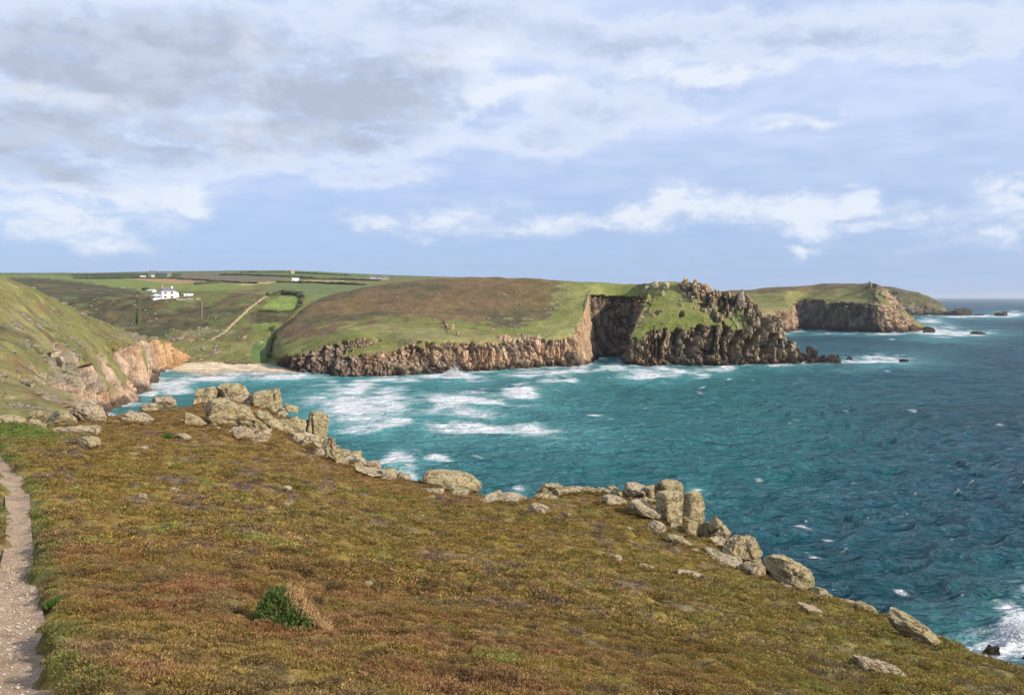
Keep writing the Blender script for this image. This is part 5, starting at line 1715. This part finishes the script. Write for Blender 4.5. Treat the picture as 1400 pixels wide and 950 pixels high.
def crag(px, py, hpx, label, grp, asp=1.0, lean=0.0, nm='crag_block', land_='headland'):
    if label is None:
        return
    p = pick(land_, px, py, 3)
    h = hpx / F * p.y
    o = bpy.data.objects.new(nm, (hill_meshes if land_ == 'left_hillside' else crag_meshes)[rgb_.integers(0, 9)])
    o.scale = (h * .62 * asp, h * .62, h * .72)
    o.location = p + Vector((0, 1.0, h * .22))
    o.rotation_euler = (rgb_.normal() * .1, lean + rgb_.normal() * .12, rgb_.random() * 6.28)
    COL.objects.link(o)
    tag(o, label, 'rock', grp)


GC = 'granite blocks of the headland crag'
big = [(884, 398, 14, 'first leaning tor block left of the headland summit crag'), (896, 394, 17, 'tallest tor on the grassy shoulder of the headland'), (912, 395, 15, 'rounded tor between the shoulder tor and the summit ridge'),
       (906, 404, 11, 'small block below the two shoulder tors'), (936, 391, 13, 'dark block on the skyline at the start of the summit ridge'), (950, 391, 11, 'highest skyline block of the summit ridge'), (968, 398, 14, 'ridge block where the headland skyline begins to fall'),
       (984, 404, 13, 'ridge block above the notch in the headland skyline'), (1014, 410, 17, 'big dark pinnacle right of the notch in the headland skyline'), (1026, 421, 12, 'sharp pinnacle on the seaward side of the dark pinnacle'), (1040, 434, 16, 'seaward ridge tooth halfway down the headland'),
       (1056, 452, 15, 'lower ridge tooth above the headland tip'), (1070, 466, 14, 'pale spike close above the headland tip'), (1085, 477, 11, 'last ridge tooth before the dark upright stack'),
       (893, 432, 9, 'pale clump of rocks low on the green slope of the headland'), (888, 428, 8, 'single pale rock left of the low clump on the green slope'), (933, 419, 7, 'flat pale rock in the middle of the green slope'), (905, 426, 6, 'small pale rock right of the low clump on the green slope')]
for a, b_, h_, lab in big:
    crag(a, b_, h_, lab, GC)
CMARKS = [(a, b_, short(lab)) for a, b_, h_, lab in big]
for i in range(190):
    t = rgb_.random()
    a = 925 + 165 * t
    lo = np.interp(a, [925, 960, 1000, 1020, 1060, 1090], [389, 393, 404, 410, 444, 478])
    hi = np.interp(a, [925, 950, 975, 1000, 1060, 1090], [396, 415, 440, 490, 492, 492])
    b_ = lo + (hi - lo) * rgb_.random() ** .8
    h_ = rgb_.uniform(5, 11)
    crag(a, b_, h_, rel_label(a, b_, h_, 'jointed block', CMARKS, (6.6, 8.6)), 'jointed blocks of the headland crags', rgb_.uniform(.7, 1.2))
CMARKS2 = [(870, 462, 'right jaw of the deep cleft'), (900, 456, 'middle of the cliff top under the green slope'), (935, 452, 'highest bulge of the cliff top'), (965, 452, 'first shaded gully of the crag'), (1000, 456, 'grass pocket between the crags')]
for i in range(60):
    a = rgb_.uniform(860, 1010); b_ = rgb_.uniform(452, 478)
    h_ = rgb_.uniform(4, 9)
    crag(a, b_, h_, rel_label(a, b_, h_, 'weathered block', CMARKS2, (5.5, 7.3)), 'blocks along the cliff top under the green slope')
# tor on the brown hill
for a, b_, h_, lab in [(607, 443, 11, 'left pale pillar of the small tor on the brown hill'), (612, 447, 13, 'tallest pale pillar of the small tor on the brown hill'), (618, 450, 9, 'right-hand stump of the small tor on the brown hill'), (626, 458, 9, 'single boulder below the small tor near the cliff edge'), (611, 453, 8, 'low block at the foot of the small tor on the brown hill')]:
    crag(a, b_, h_, lab, 'small tor on the brown hill')
for a, b_, h_, lab in [(74, 488, 20, 'tall pinnacle at the head of the left hillside cliff'), (84, 500, 24, 'long upright rib below the left hillside pinnacle'), (66, 484, 9, 'small block leaning on the left hillside pinnacle'), (24, 510, 10, 'grey outcrop low on the left grass slope'), (2, 518, 16, 'rounded rock at the foot of the left grass slope'), (40, 528, 18, 'grey ribbed outcrop above the path-side boulders'), (52, 540, 14, 'lower grey rib of the outcrop above the path-side boulders'), (66, 520, 11, 'small rib between the grey outcrop and the pinnacle cliff'), (8, 540, 9, 'pale block above the turf at the end of the path')]:
    crag(a, b_, h_ * .8, lab, 'outcrops on the left hillside', asp=1.5, land_='left_hillside')
for a, b_, h_, lab in [(1190, 392, 9, 'skyline crag at the brow of the far headland'), (1200, 397, 9, 'second crag just below the brow of the far headland'), (1212, 408, 8, 'crag halfway down the seaward ridge of the far headland'), (1224, 420, 8, 'lower crag on the seaward ridge of the far headland'), (1236, 434, 7, 'last crag above the reef of the far headland')]:
    crag(a, b_, h_, lab, 'crags of the far headland', land_='far_headland')

# pale specks of stone too small to count, one mass per hillside
def specks(name, land_, boxes, seed):
    rg_ = np.random.default_rng(seed)
    Gs, gpx, gpy = LAND[land_]
    g = Gs.reshape(-1, 3); fx, fy = gpx.ravel(), gpy.ravel()
    sv_, sf_ = SPH[5]
    V_, F_, k0 = [], [], 0
    for (x0, y0, x1, y1, n, s0, s1) in boxes:
        cand = np.argwhere((fx > x0) & (fx < x1) & (fy > y0) & (fy < y1)).ravel()
        if not len(cand):
            continue
        cl = fbm(g[cand, 0] / 12, g[cand, 1] / 12, g[cand, 2] / 12, 3, seed)
        w_ = np.clip(cl + .1, 0, 1) ** 2 / np.maximum(g[cand, 1], 1) * 1.0 + 1e-6
        for c_ in rg_.choice(cand, n, p=w_ / w_.sum()):
            p = g[c_]
            s_ = rg_.uniform(s0, s1) / F * p[1] * .5
            q = sv_ * (1 + .3 * rg_.normal(size=(len(sv_), 1)) * .5) * np.array([rg_.uniform(.9, 1.6), 1, rg_.uniform(.5, 1.1)]) * s_
            V_.append(q + p + np.array([0, 0, s_ * .2])); F_.append(sf_ + k0); k0 += len(sv_)
    stuff(mesh_np(name, np.concatenate(V_), np.concatenate(F_), MAT_WHITE_STONE, False))


specks('hillside_stones', 'left_hillside', [(-20, 388, 215, 470, 220, 1.2, 4.2), (0, 470, 130, 560, 140, 1.5, 7), (0, 400, 120, 450, 90, 1.5, 5)], 901)
specks('headland_stones', 'headland', [(590, 400, 760, 450, 110, 1.0, 3.0), (480, 390, 600, 440, 22, 1.0, 2.4), (530, 452, 640, 470, 60, 1.2, 3.2), (860, 395, 990, 455, 60, 1.2, 3.4), (710, 398, 770, 430, 40, 1.2, 3)], 902)
specks('valley_stones', 'valley_side', [(225, 448, 300, 480, 120, 1.3, 4.0), (100, 392, 250, 450, 40, 1.2, 3.0), (280, 430, 350, 470, 25, 1.0, 2.5)], 903)

# ------------------------------------------------------------------ spray
def spray(name, px, py, wpx, hpx, Y, n, seed, skew=0.0):
    rg_ = np.random.default_rng(seed)
    sv_, sf_ = SPH[5]
    V_, F_, k0 = [], [], 0
    u = Y / F
    for i in range(n):
        a = rg_.normal() * .42
        h_ = abs(rg_.normal()) * .38 * math.exp(-(a * 1.3) ** 2)
        if h_ > 1.05:
            continue
        p = np.array([a * wpx * .5 * u + skew * h_ * wpx * u, rg_.normal() * wpx * .12 * u, h_ * hpx * u])
        s_ = u * rg_.uniform(.25, .9) * (1 - .6 * h_) * (hpx / 22) ** .7
        q = sv_ * (1 + .35 * rg_.normal(size=(len(sv_), 1)) * .5) * s_
        V_.append(q + p); F_.append(sf_ + k0); k0 += len(sv_)
    o = stuff(mesh_np(name, np.concatenate(V_), np.concatenate(F_), SPRAY, True))
    o.location = ((px - CX0) / F * Y, Y, CZ - (py - HY) / F * Y)


m, T = new_mat('white_water')
bs = T.n('ShaderNodeBsdfDiffuse'); T.put(bs.inputs[0], (.93, .94, .95))
tr = T.n('ShaderNodeBsdfTranslucent'); T.put(tr.inputs[0], (.93, .94, .95))
ms = T.n('ShaderNodeMixShader'); ms.inputs[0].default_value = .5
T.t.links.new(bs.outputs[0], ms.inputs[1]); T.t.links.new(tr.outputs[0], ms.inputs[2])
T.t.links.new(ms.outputs[0], T.n('ShaderNodeOutputMaterial').inputs[0])
SPRAY = m
spray('sea_spray', 620, 515, 40, 17, CZ * F / (515 - HY), 1100, 1, .1)
spray('sea_spray', 1392, 884, 84, 46, CZ * F / (882 - HY), 4200, 2, .12)
spray('sea_spray', 1222, 457, 14, 7, CZ * F / (458 - HY), 120, 3)
spray('sea_spray', 1380, 431.5, 14, 5, CZ * F / (431.7 - HY), 80, 4)
spray('sea_spray', 552, 519, 18, 5, CZ * F / (520 - HY), 120, 5)
spray('sea_spray', 1098, 498, 10, 7, CZ * F / (499 - HY), 80, 6)

# ------------------------------------------------------------------ buildings
def quad_mesh(name, boxes, mat, parent=None, extra=None):
    """boxes: (x0, y0, z0, x1, y1, z1) joined in one mesh; extra: list of (verts, faces)"""
    V_, F_ = [], []
    for (x0, y0, z0, x1, y1, z1) in boxes:
        k0 = len(V_)
        V_ += [(x0, y0, z0), (x1, y0, z0), (x1, y1, z0), (x0, y1, z0), (x0, y0, z1), (x1, y0, z1), (x1, y1, z1), (x0, y1, z1)]
        F_ += [tuple(k0 + i for i in q) for q in ((0, 3, 2, 1), (4, 5, 6, 7), (0, 1, 5, 4), (1, 2, 6, 5), (2, 3, 7, 6), (3, 0, 4, 7))]
    for (v_, f_) in (extra or []):
        k0 = len(V_)
        V_ += list(v_); F_ += [tuple(k0 + i for i in q) for q in f_]
    me = bpy.data.meshes.new(name)
    me.from_pydata(V_, [], F_)
    me.materials.append(mat)
    o = bpy.data.objects.new(name, me)
    COL.objects.link(o)
    if parent:
        o.parent = parent
    return o


def hip(x0, y0, x1, y1, z, h, e=.4):
    x0 -= e; y0 -= e; x1 += e; y1 += e
    w, d = x1 - x0, y1 - y0
    if w >= d:
        r = [(x0 + d * .38, (y0 + y1) / 2, z + h), (x1 - d * .38, (y0 + y1) / 2, z + h)]
    else:
        r = [((x0 + x1) / 2, y0 + w * .38, z + h), ((x0 + x1) / 2, y1 - w * .38, z + h)]
    v_ = [(x0, y0, z), (x1, y0, z), (x1, y1, z), (x0, y1, z), (x0, y0, z + .2), (x1, y0, z + .2), (x1, y1, z + .2), (x0, y1, z + .2)] + r
    f_ = [(0, 3, 2, 1), (0, 1, 5, 4), (1, 2, 6, 5), (2, 3, 7, 6), (3, 0, 4, 7)]
    f_ += [(4, 5, 9, 8), (5, 6, 9), (6, 7, 8, 9), (7, 4, 8)] if w >= d else [(4, 5, 8), (5, 6, 9, 8), (6, 7, 9), (7, 4, 8, 9)]
    return (v_, f_)


def gable(x0, y0, x1, y1, z, h, e=.3):
    x0 -= e; y0 -= e; x1 += e; y1 += e
    ym = (y0 + y1) / 2
    v_ = [(x0, y0, z), (x1, y0, z), (x1, y1, z), (x0, y1, z), (x0, ym, z + h), (x1, ym, z + h)]
    return (v_, [(0, 1, 5, 4), (2, 3, 4, 5), (0, 4, 3), (1, 2, 5), (0, 3, 2, 1)])


WHITE = flat_mat('white_render', (.80, .78, .73), .8, .2, .05)
GREYW = flat_mat('pebbledash', (.55, .52, .48), .9, .2, .06)
SLATE = flat_mat('slate', (.14, .15, .17), .6, .4, .15)
PALEROOF = flat_mat('pale_sheet_roof', (.55, .60, .64), .5, .4, .05)
GLASS = flat_mat('window_glass', (.05, .06, .07), .12, .6, .05)
BLIND = flat_mat('drawn_blinds', (.50, .44, .33), .8, .2, .05)
BRICK = flat_mat('chimney_brick', (.42, .24, .17), .9, .2, .15)
STONEW = flat_mat('garden_stone', (.42, .36, .28), .9, .2, .2)

hp = pick('valley_side', 226, 407, 2)
hs = hp.y / F                                  # metres per photo pixel there
house = empty('white_house', (hp.x, hp.y + 6, hp.z - .6), R(38))
tag(house, 'large white house with slate hip roof standing alone on the bracken hillside', 'house')
w2, d2, zt = 7.6, 6.4, 9.0
quad_mesh('wall', [(-w2, -d2, -3, w2, d2, zt)], WHITE, house)
roof = quad_mesh('roof', [], SLATE, house, [hip(-w2, -d2, w2, d2, zt + .01, 4.2, .6)])
for (a, b_, h_) in [(-5.2, 0, 6.4), (5.2, 0, 5.2)]:
    quad_mesh('chimney', [(a - .9, b_ - .7, zt + 1, a + .9, b_ + .7, zt + h_)], BRICK if a < 0 else WHITE, roof)
for a in (-3.8, 3.2):
    for zb in (1.0, 5.6):
        wd = quad_mesh('window', [(a - 1.6, -d2 - .12, zb, a + 1.6, -d2 + .2, zb + 2.6)], BLIND, house)
        quad_mesh('pane', [(a - 1.3, -d2 - .16, zb + .25, a - .1, -d2 - .125, zb + 2.35), (a + .1, -d2 - .16, zb + .25, a + 1.3, -d2 - .125, zb + 2.35)], GLASS, wd)
for b_ in (-3.5, 2.5):
    wd = quad_mesh('window', [(-w2 - .12, b_ - 1.1, 5.6, -w2 + .2, b_ + 1.1, 8.0)], WHITE, house)
    quad_mesh('pane', [(-w2 - .16, b_ - .85, 5.85, -w2 - .125, b_ + .85, 7.75)], GLASS, wd)
quad_mesh('annexe', [(w2 + .01, -d2 + 2, -3, w2 + 4, d2 - 2, 6.2)], WHITE, house)
quad_mesh('annexe_roof', [], PALEROOF, house, [gable(w2 + .01, -d2 + 2, w2 + 4, d2 - 2, 6.21, 1.6, .2)])
con = quad_mesh('conservatory', [(-w2 - 8.6, -d2 + 1, -3, -w2 - .01, d2 - 1, 1.2)], WHITE, house)
for i in range(4):
    a = -w2 - 8.3 + i * 1.85
    quad_mesh('window', [(a, -d2 + .9, 1.21, a + 1.45, -d2 + 1.2, 3.4)], GLASS, house)
    quad_mesh('post', [(a + 1.47, -d2 + .88, 1.21, a + 1.83, -d2 + 1.2, 3.4)], WHITE, house)
quad_mesh('conservatory_roof', [], PALEROOF, house, [hip(-w2 - 8.6, -d2 + 1, -w2 - .05, d2 - 1, 3.42, 2.4, .2)])

sp = pick('valley_side', 256, 403.5, 2)
shed = empty('garden_shed', (sp.x, sp.y + 4, sp.z - .5), R(25))
tag(shed, 'long low white outbuilding to the right of the white house', 'shed')
quad_mesh('wall', [(-5, -2, -2, 5, 2, 2.6)], WHITE, shed)
quad_mesh('roof', [], PALEROOF, shed, [gable(-5, -2, 5, 2, 2.61, .9)])
quad_mesh('door', [(-2.6, -2.1, -.2, -1.5, -1.95, 2.0)], SLATE, shed)
sp = pick('valley_side', 206, 398, 2)
o = empty('garage', (sp.x, sp.y + 4, sp.z - .4), R(-30))
tag(o, 'low pale roofed garage behind the left end of the white house', 'garage')
quad_mesh('wall', [(-5, -3, -2, 5, 3, 2.2)], GREYW, o)
quad_mesh('roof', [], PALEROOF, o, [gable(-5, -3, 5, 3, 2.21, 1.8)])


def wall_line(name, lab, cat, land_, pts_, h, t, mat, grp=None, lump=.0, seed=1):
    """a wall or hedge following the ground through photo points"""
    Pw = [pick(land_, a, b_, 2.5) for a, b_ in pts_]
    path = []
    for a, b_ in zip(Pw[:-1], Pw[1:]):
        n_ = max(2, int((b_ - a).length / 4))
        path += [a.lerp(b_, i / n_) for i in range(n_)]
    path.append(Pw[-1])
    rg_ = np.random.default_rng(seed)
    V_, F_ = [], []
    prof = [(-.5, -1.5), (-.5, .72), (-.3, 1.0), (.3, 1.0), (.5, .72), (.5, -1.5)]
    for i, p in enumerate(path):
        d = (path[min(i + 1, len(path) - 1)] - path[max(i - 1, 0)]); d.z = 0
        d = d.normalized() if d.length > 0 else Vector((1, 0, 0))
        nn = Vector((-d.y, d.x, 0))
        g_ = 1 + lump * rg_.normal()
        for (a, b_) in prof:
            V_.append(p + nn * (a * t * (1 + lump * rg_.normal() * .5)) + Vector((0, 0, b_ * h * (g_ if b_ > 0 else 1))))
    k = len(prof)
    for i in range(len(path) - 1):
        for j in range(k - 1):
            F_.append((i * k + j, i * k + j + 1, (i + 1) * k + j + 1, (i + 1) * k + j))
    F_ += [tuple(range(k)), tuple(range(len(V_) - 1, len(V_) - k - 1, -1))]
    me = bpy.data.meshes.new(name); me.from_pydata([tuple(v_) for v_ in V_], [], F_); me.materials.append(mat)
    o = bpy.data.objects.new(name, me); COL.objects.link(o)
    return tag(o, lab, cat, grp)


wall_line('garden_wall', 'pale garden wall below the white outbuilding', 'wall', 'valley_side', [(241, 409.5), (254, 409.5)], 1.6, .8, STONEW)
wall_line('garden_wall', 'sunlit garden wall between the two other walls right of the white house', 'wall', 'valley_side', [(255, 409), (264, 409)], 1.8, .8, STONEW)
wall_line('garden_wall', 'short garden wall at the corner above the downhill wall', 'wall', 'valley_side', [(267.5, 409), (274, 409)], 1.8, .8, STONEW)
wall_line('garden_wall', 'thin pale wall running straight downhill from the garden corner', 'wall', 'valley_side', [(275.5, 411), (276, 419), (275.5, 427), (275.5, 435)], 1.0, .5, STONEW)
HEDGE = flat_mat('hedge_leaf', (.065, .075, .036), .95, .1, .5, .25)
GHEDGE = flat_mat('hedge_leaf_bright', (.075, .085, .03), .95, .1, .5, .25)
GH = 'hedges between the far fields'
hd = [([(190, 398), (191, 412), (190, 428), (190, 444)], 1.6, 3, 'straight dark hedge running down the bracken slope left of the white house', GHEDGE),
      ([(100, 378.5), (180, 378.5), (240, 379), (290, 382.5)], 2.2, 4, 'dark hedge along the top of the tan field', HEDGE),
      ([(290, 382.5), (330, 385), (352, 386)], 2.2, 4, 'hedge along the foot of the purple-grey field', HEDGE),
      ([(268, 387), (300, 384.5)], 3.0, 5, 'short hedge at the right point of the tan field', HEDGE),
      ([(300, 373.6), (340, 374.4), (390, 376.4), (430, 378.4)], 2.8, 5, 'dark hedge under the skyline green fields', HEDGE),
      ([(330, 370.9), (400, 371.4), (440, 373), (480, 375)], 2.8, 5, 'skyline hedge passing the pale skyline house', HEDGE),
      ([(378, 384.5), (400, 384.2), (430, 384.6), (500, 388)], 2.8, 5, 'dark hedge in front of the white cottage', HEDGE),
      ([(410, 379), (460, 380.4), (520, 382)], 2.4, 4, 'hedge behind the stubble field right of the white cottage', HEDGE),
      ([(365, 404), (385, 400.5), (405, 401.5), (412, 408), (409, 420)], 2.6, 4, 'scrubby hedge bounding the bright green paddock', HEDGE),
      ([(402, 425), (380, 426.5), (356, 425)], 2.2, 4, 'low hedge along the foot of the bright green paddock', HEDGE),
      ([(376, 446), (374, 457), (371, 470), (367, 486)], 1.6, 2.5, 'dark hedge following the stream gully down to the beach', GHEDGE)]
for i, (p_, h_, t_, lab, mt) in enumerate(hd):
    wall_line('hedge', lab, 'hedge', 'valley_side', p_, h_, t_, mt, GH if i else None, .28, 60 + i)


def cottage(name, lab, px, py, w, d, h, rh, wm, rm, rot, cat='house', ch=1, land_='valley_side', grp=None):
    p = pick(land_, px, py, 2)
    o = empty(name, (p.x, p.y, p.z - .5), rot)
    tag(o, lab, cat, grp)
    quad_mesh('wall', [(-w / 2, -d / 2, -3, w / 2, d / 2, h)], wm, o)
    r_ = quad_mesh('roof', [], rm, o, [gable(-w / 2, -d / 2, w / 2, d / 2, h + .01, rh)])
    for i in range(ch):
        s_ = -1 if i == 0 else 1
        quad_mesh('chimney', [(s_ * w * .36 - .8, -.7, h + rh * .5, s_ * w * .36 + .8, .7, h + rh + 1.8)], BRICK, r_)
    nw = max(2, int(w / 5))
    for i in range(nw):
        a = -w / 2 + w * (i + .5) / nw
        quad_mesh('window', [(a - .8, -d / 2 - .1, h * .45, a + .8, -d / 2 + .1, h * .8)], GLASS, o)
    return o


cottage('cottage', 'white gabled cottage on its own between the far green fields', 403, 384, 11, 7, 4.2, 3.4, WHITE, PALEROOF, R(20))
cottage('skyline_house', 'pale house with an orange roof breaking the skyline above the white cottage', 400.5, 372.2, 8, 6, 4, 3, GREYW, flat_mat('orange_tile', (.5, .28, .12)), R(15), ch=2)
GF = 'farm buildings on the skyline'
DARKW = flat_mat('grey_stone_wall', (.20, .19, .17), .9, .2, .1)
cottage('farmhouse', 'dark grey farmhouse at the left of the skyline farm', 208, 377, 17, 12, 9, 5, DARKW, SLATE, R(10), ch=2, grp=GF)
cottage('barn', 'long grey barn at the right of the skyline farm', 224, 376.4, 26, 14, 7, 6, DARKW, SLATE, R(-12), 'barn', 0, grp=GF)
cottage('barn', 'taller end barn with a blunt gable, farthest right of the skyline farm', 231, 376, 9, 12, 10, 2, DARKW, SLATE, R(0), 'barn', 0, grp=GF)
cottage('farm_shed', 'small white shed in front of the dark grey farmhouse', 208.5, 377.6, 5, 5, 4, 2, WHITE, PALEROOF, R(0), 'shed', 0, grp=GF)
cottage('farm_shed', 'low grey shed left of the skyline farm', 195, 378, 11, 7, 3.5, 2, GREYW, PALEROOF, R(10), 'shed', 0, grp=GF)
GVv = 'hamlet above the brown hill'
cottage('cottage', 'pale cottage at the left of the far hamlet above the brown hill', 509, 380.6, 12, 8, 5, 4, GREYW, SLATE, R(10), grp=GVv)
cottage('cottage', 'middle cottage of the far hamlet with a pale front', 518, 380.6, 11, 8, 5, 4, WHITE, SLATE, R(-20), grp=GVv)
cottage('cottage', 'stone cottage at the right of the far hamlet', 526, 380.8, 14, 8, 5, 4, STONEW, SLATE, R(5), grp=GVv)


# bushes round the paddock and beside the house: trunk and a crown of many small leaf faces
LEAFY = leaf_mat('bush_leaf', (.035, .048, .02), (.085, .10, .04), .15)


def far_bush(px, py, wpx, hpx, lab, seed, cat='bush', name='bush', grp='bushes round the paddock and the house'):
    p = pick('valley_side', px, py, 2.5)
    u = p.y / F
    o = empty(name, tuple(p))
    tag(o, lab, cat, grp)
    rg_ = np.random.default_rng(seed)
    n = 420
    nl = 7
    lobes = [(rg_.uniform(-.32, .32), rg_.uniform(-.3, .3), rg_.uniform(.35, .75), rg_.uniform(.2, .33)) for _ in range(nl)]
    V_, T_ = [], []
    for i in range(n):
        lx, ly, lz, lr = lobes[i % nl]
        d = rg_.normal(size=3); d /= np.linalg.norm(d)
        r_ = lr * rg_.uniform(.6, 1.05)
        c_ = np.array([(lx + d[0] * r_) * wpx * u, (ly + d[1] * r_) * wpx * u, max(.05, lz + d[2] * r_) * hpx * u])
        a, b_ = rg_.normal(size=3), rg_.normal(size=3)
        s_ = wpx * u * .065
        V_ += [c_ + a / np.linalg.norm(a) * s_, c_ + b_ / np.linalg.norm(b_) * s_, c_ - (a + b_) / np.linalg.norm(a + b_) * s_]
        T_.append((3 * i, 3 * i + 1, 3 * i + 2))
    mesh_np('crown', np.array(V_), np.array(T_), LEAFY, False, {'val': np.repeat(rg_.random(n), 3)}, parent=o)
    quad_mesh('trunk', [(-.25, -.25, -1, .25, .25, hpx * u * .5)], flat_mat(f'bush_wood_{seed}', (.10, .08, .055)), o)


for i, (a, b_, w_, h_, lab) in enumerate([(376, 402, 10, 5, 'dark bush at the left of the scrub above the paddock'), (385, 400, 12, 6, 'broad dark bush above the bright green paddock'), (395, 401, 11, 5, 'round bush in the middle of the scrub above the paddock'), (404, 403, 9, 5, 'bush at the right of the scrub above the paddock'), (411, 408, 8, 7, 'tall bush at the upper right corner of the paddock'), (410, 417, 7, 6, 'bush halfway down the right side of the paddock'),
                                          (406, 424, 6, 5, 'small bush at the lower right corner of the paddock'), (199, 396, 9, 5, 'dark bush against the left end of the white house'), (246, 402, 5, 5, 'dark bush between the white house and its outbuilding'), (371, 452, 7, 7, 'bush at the head of the stream gully'), (368, 488, 8, 6, 'dark bush where the gully meets the beach')]):
    far_bush(a, b_, w_, h_, lab, 500 + i)


# footpath down the valley side to the cove
def ribbon(name, land_, pts_, w_px, mat, lift=.35):
    pts_ = np.array(pts_, float)
    s_ = np.linspace(0, 1, 60)
    k = np.linspace(0, 1, len(pts_))
    q = pchip(k, pts_, s_)
    wob = fbm(s_ * 9, s_ * 0, None, 3, 8) * 1.2
    V_ = []
    for i, (a, b_) in enumerate(q):
        hw = w_px * (.5 + .25 * math.sin(i * 1.7) * .5)
        c_ = pick(land_, a + wob[i], b_, 2.0)
        d = q[min(i + 1, 59)] - q[max(i - 1, 0)]
        for sgn in (-1, 1):
            V_.append((c_.x + sgn * hw * c_.y / F, c_.y, c_.z + lift))
    o = mesh_np(name, np.array(V_), np.array([(2 * i, 2 * i + 1, 2 * i + 3, 2 * i + 2) for i in range(59)]), mat, True)
    return structure(o)


TRACK = flat_mat('dusty_track', (.40, .31, .19), .95, .1, .2, .3)
ribbon('footpath', 'valley_side', [(284, 467), (296, 460), (312, 450), (322, 440), (334, 428), (348, 416), (360, 408), (372, 399)], 4.2, TRACK)

# ------------------------------------------------------------------ sea air
m = bpy.data.materials.new('sea_air')
m.use_nodes = True
T = NT(m.node_tree)
pv = T.n('ShaderNodeVolumePrincipled')
pv.inputs['Color'].default_value = (.86, .92, 1.0, 1)
pv.inputs['Density'].default_value = 3.0e-5
pv.inputs['Anisotropy'].default_value = 0.3
T.t.links.new(pv.outputs[0], T.n('ShaderNodeOutputMaterial').inputs['Volume'])
air = quad_mesh('haze', [(-60000, -400, -70, 60000, 47000, 190)], m)
stuff(air)
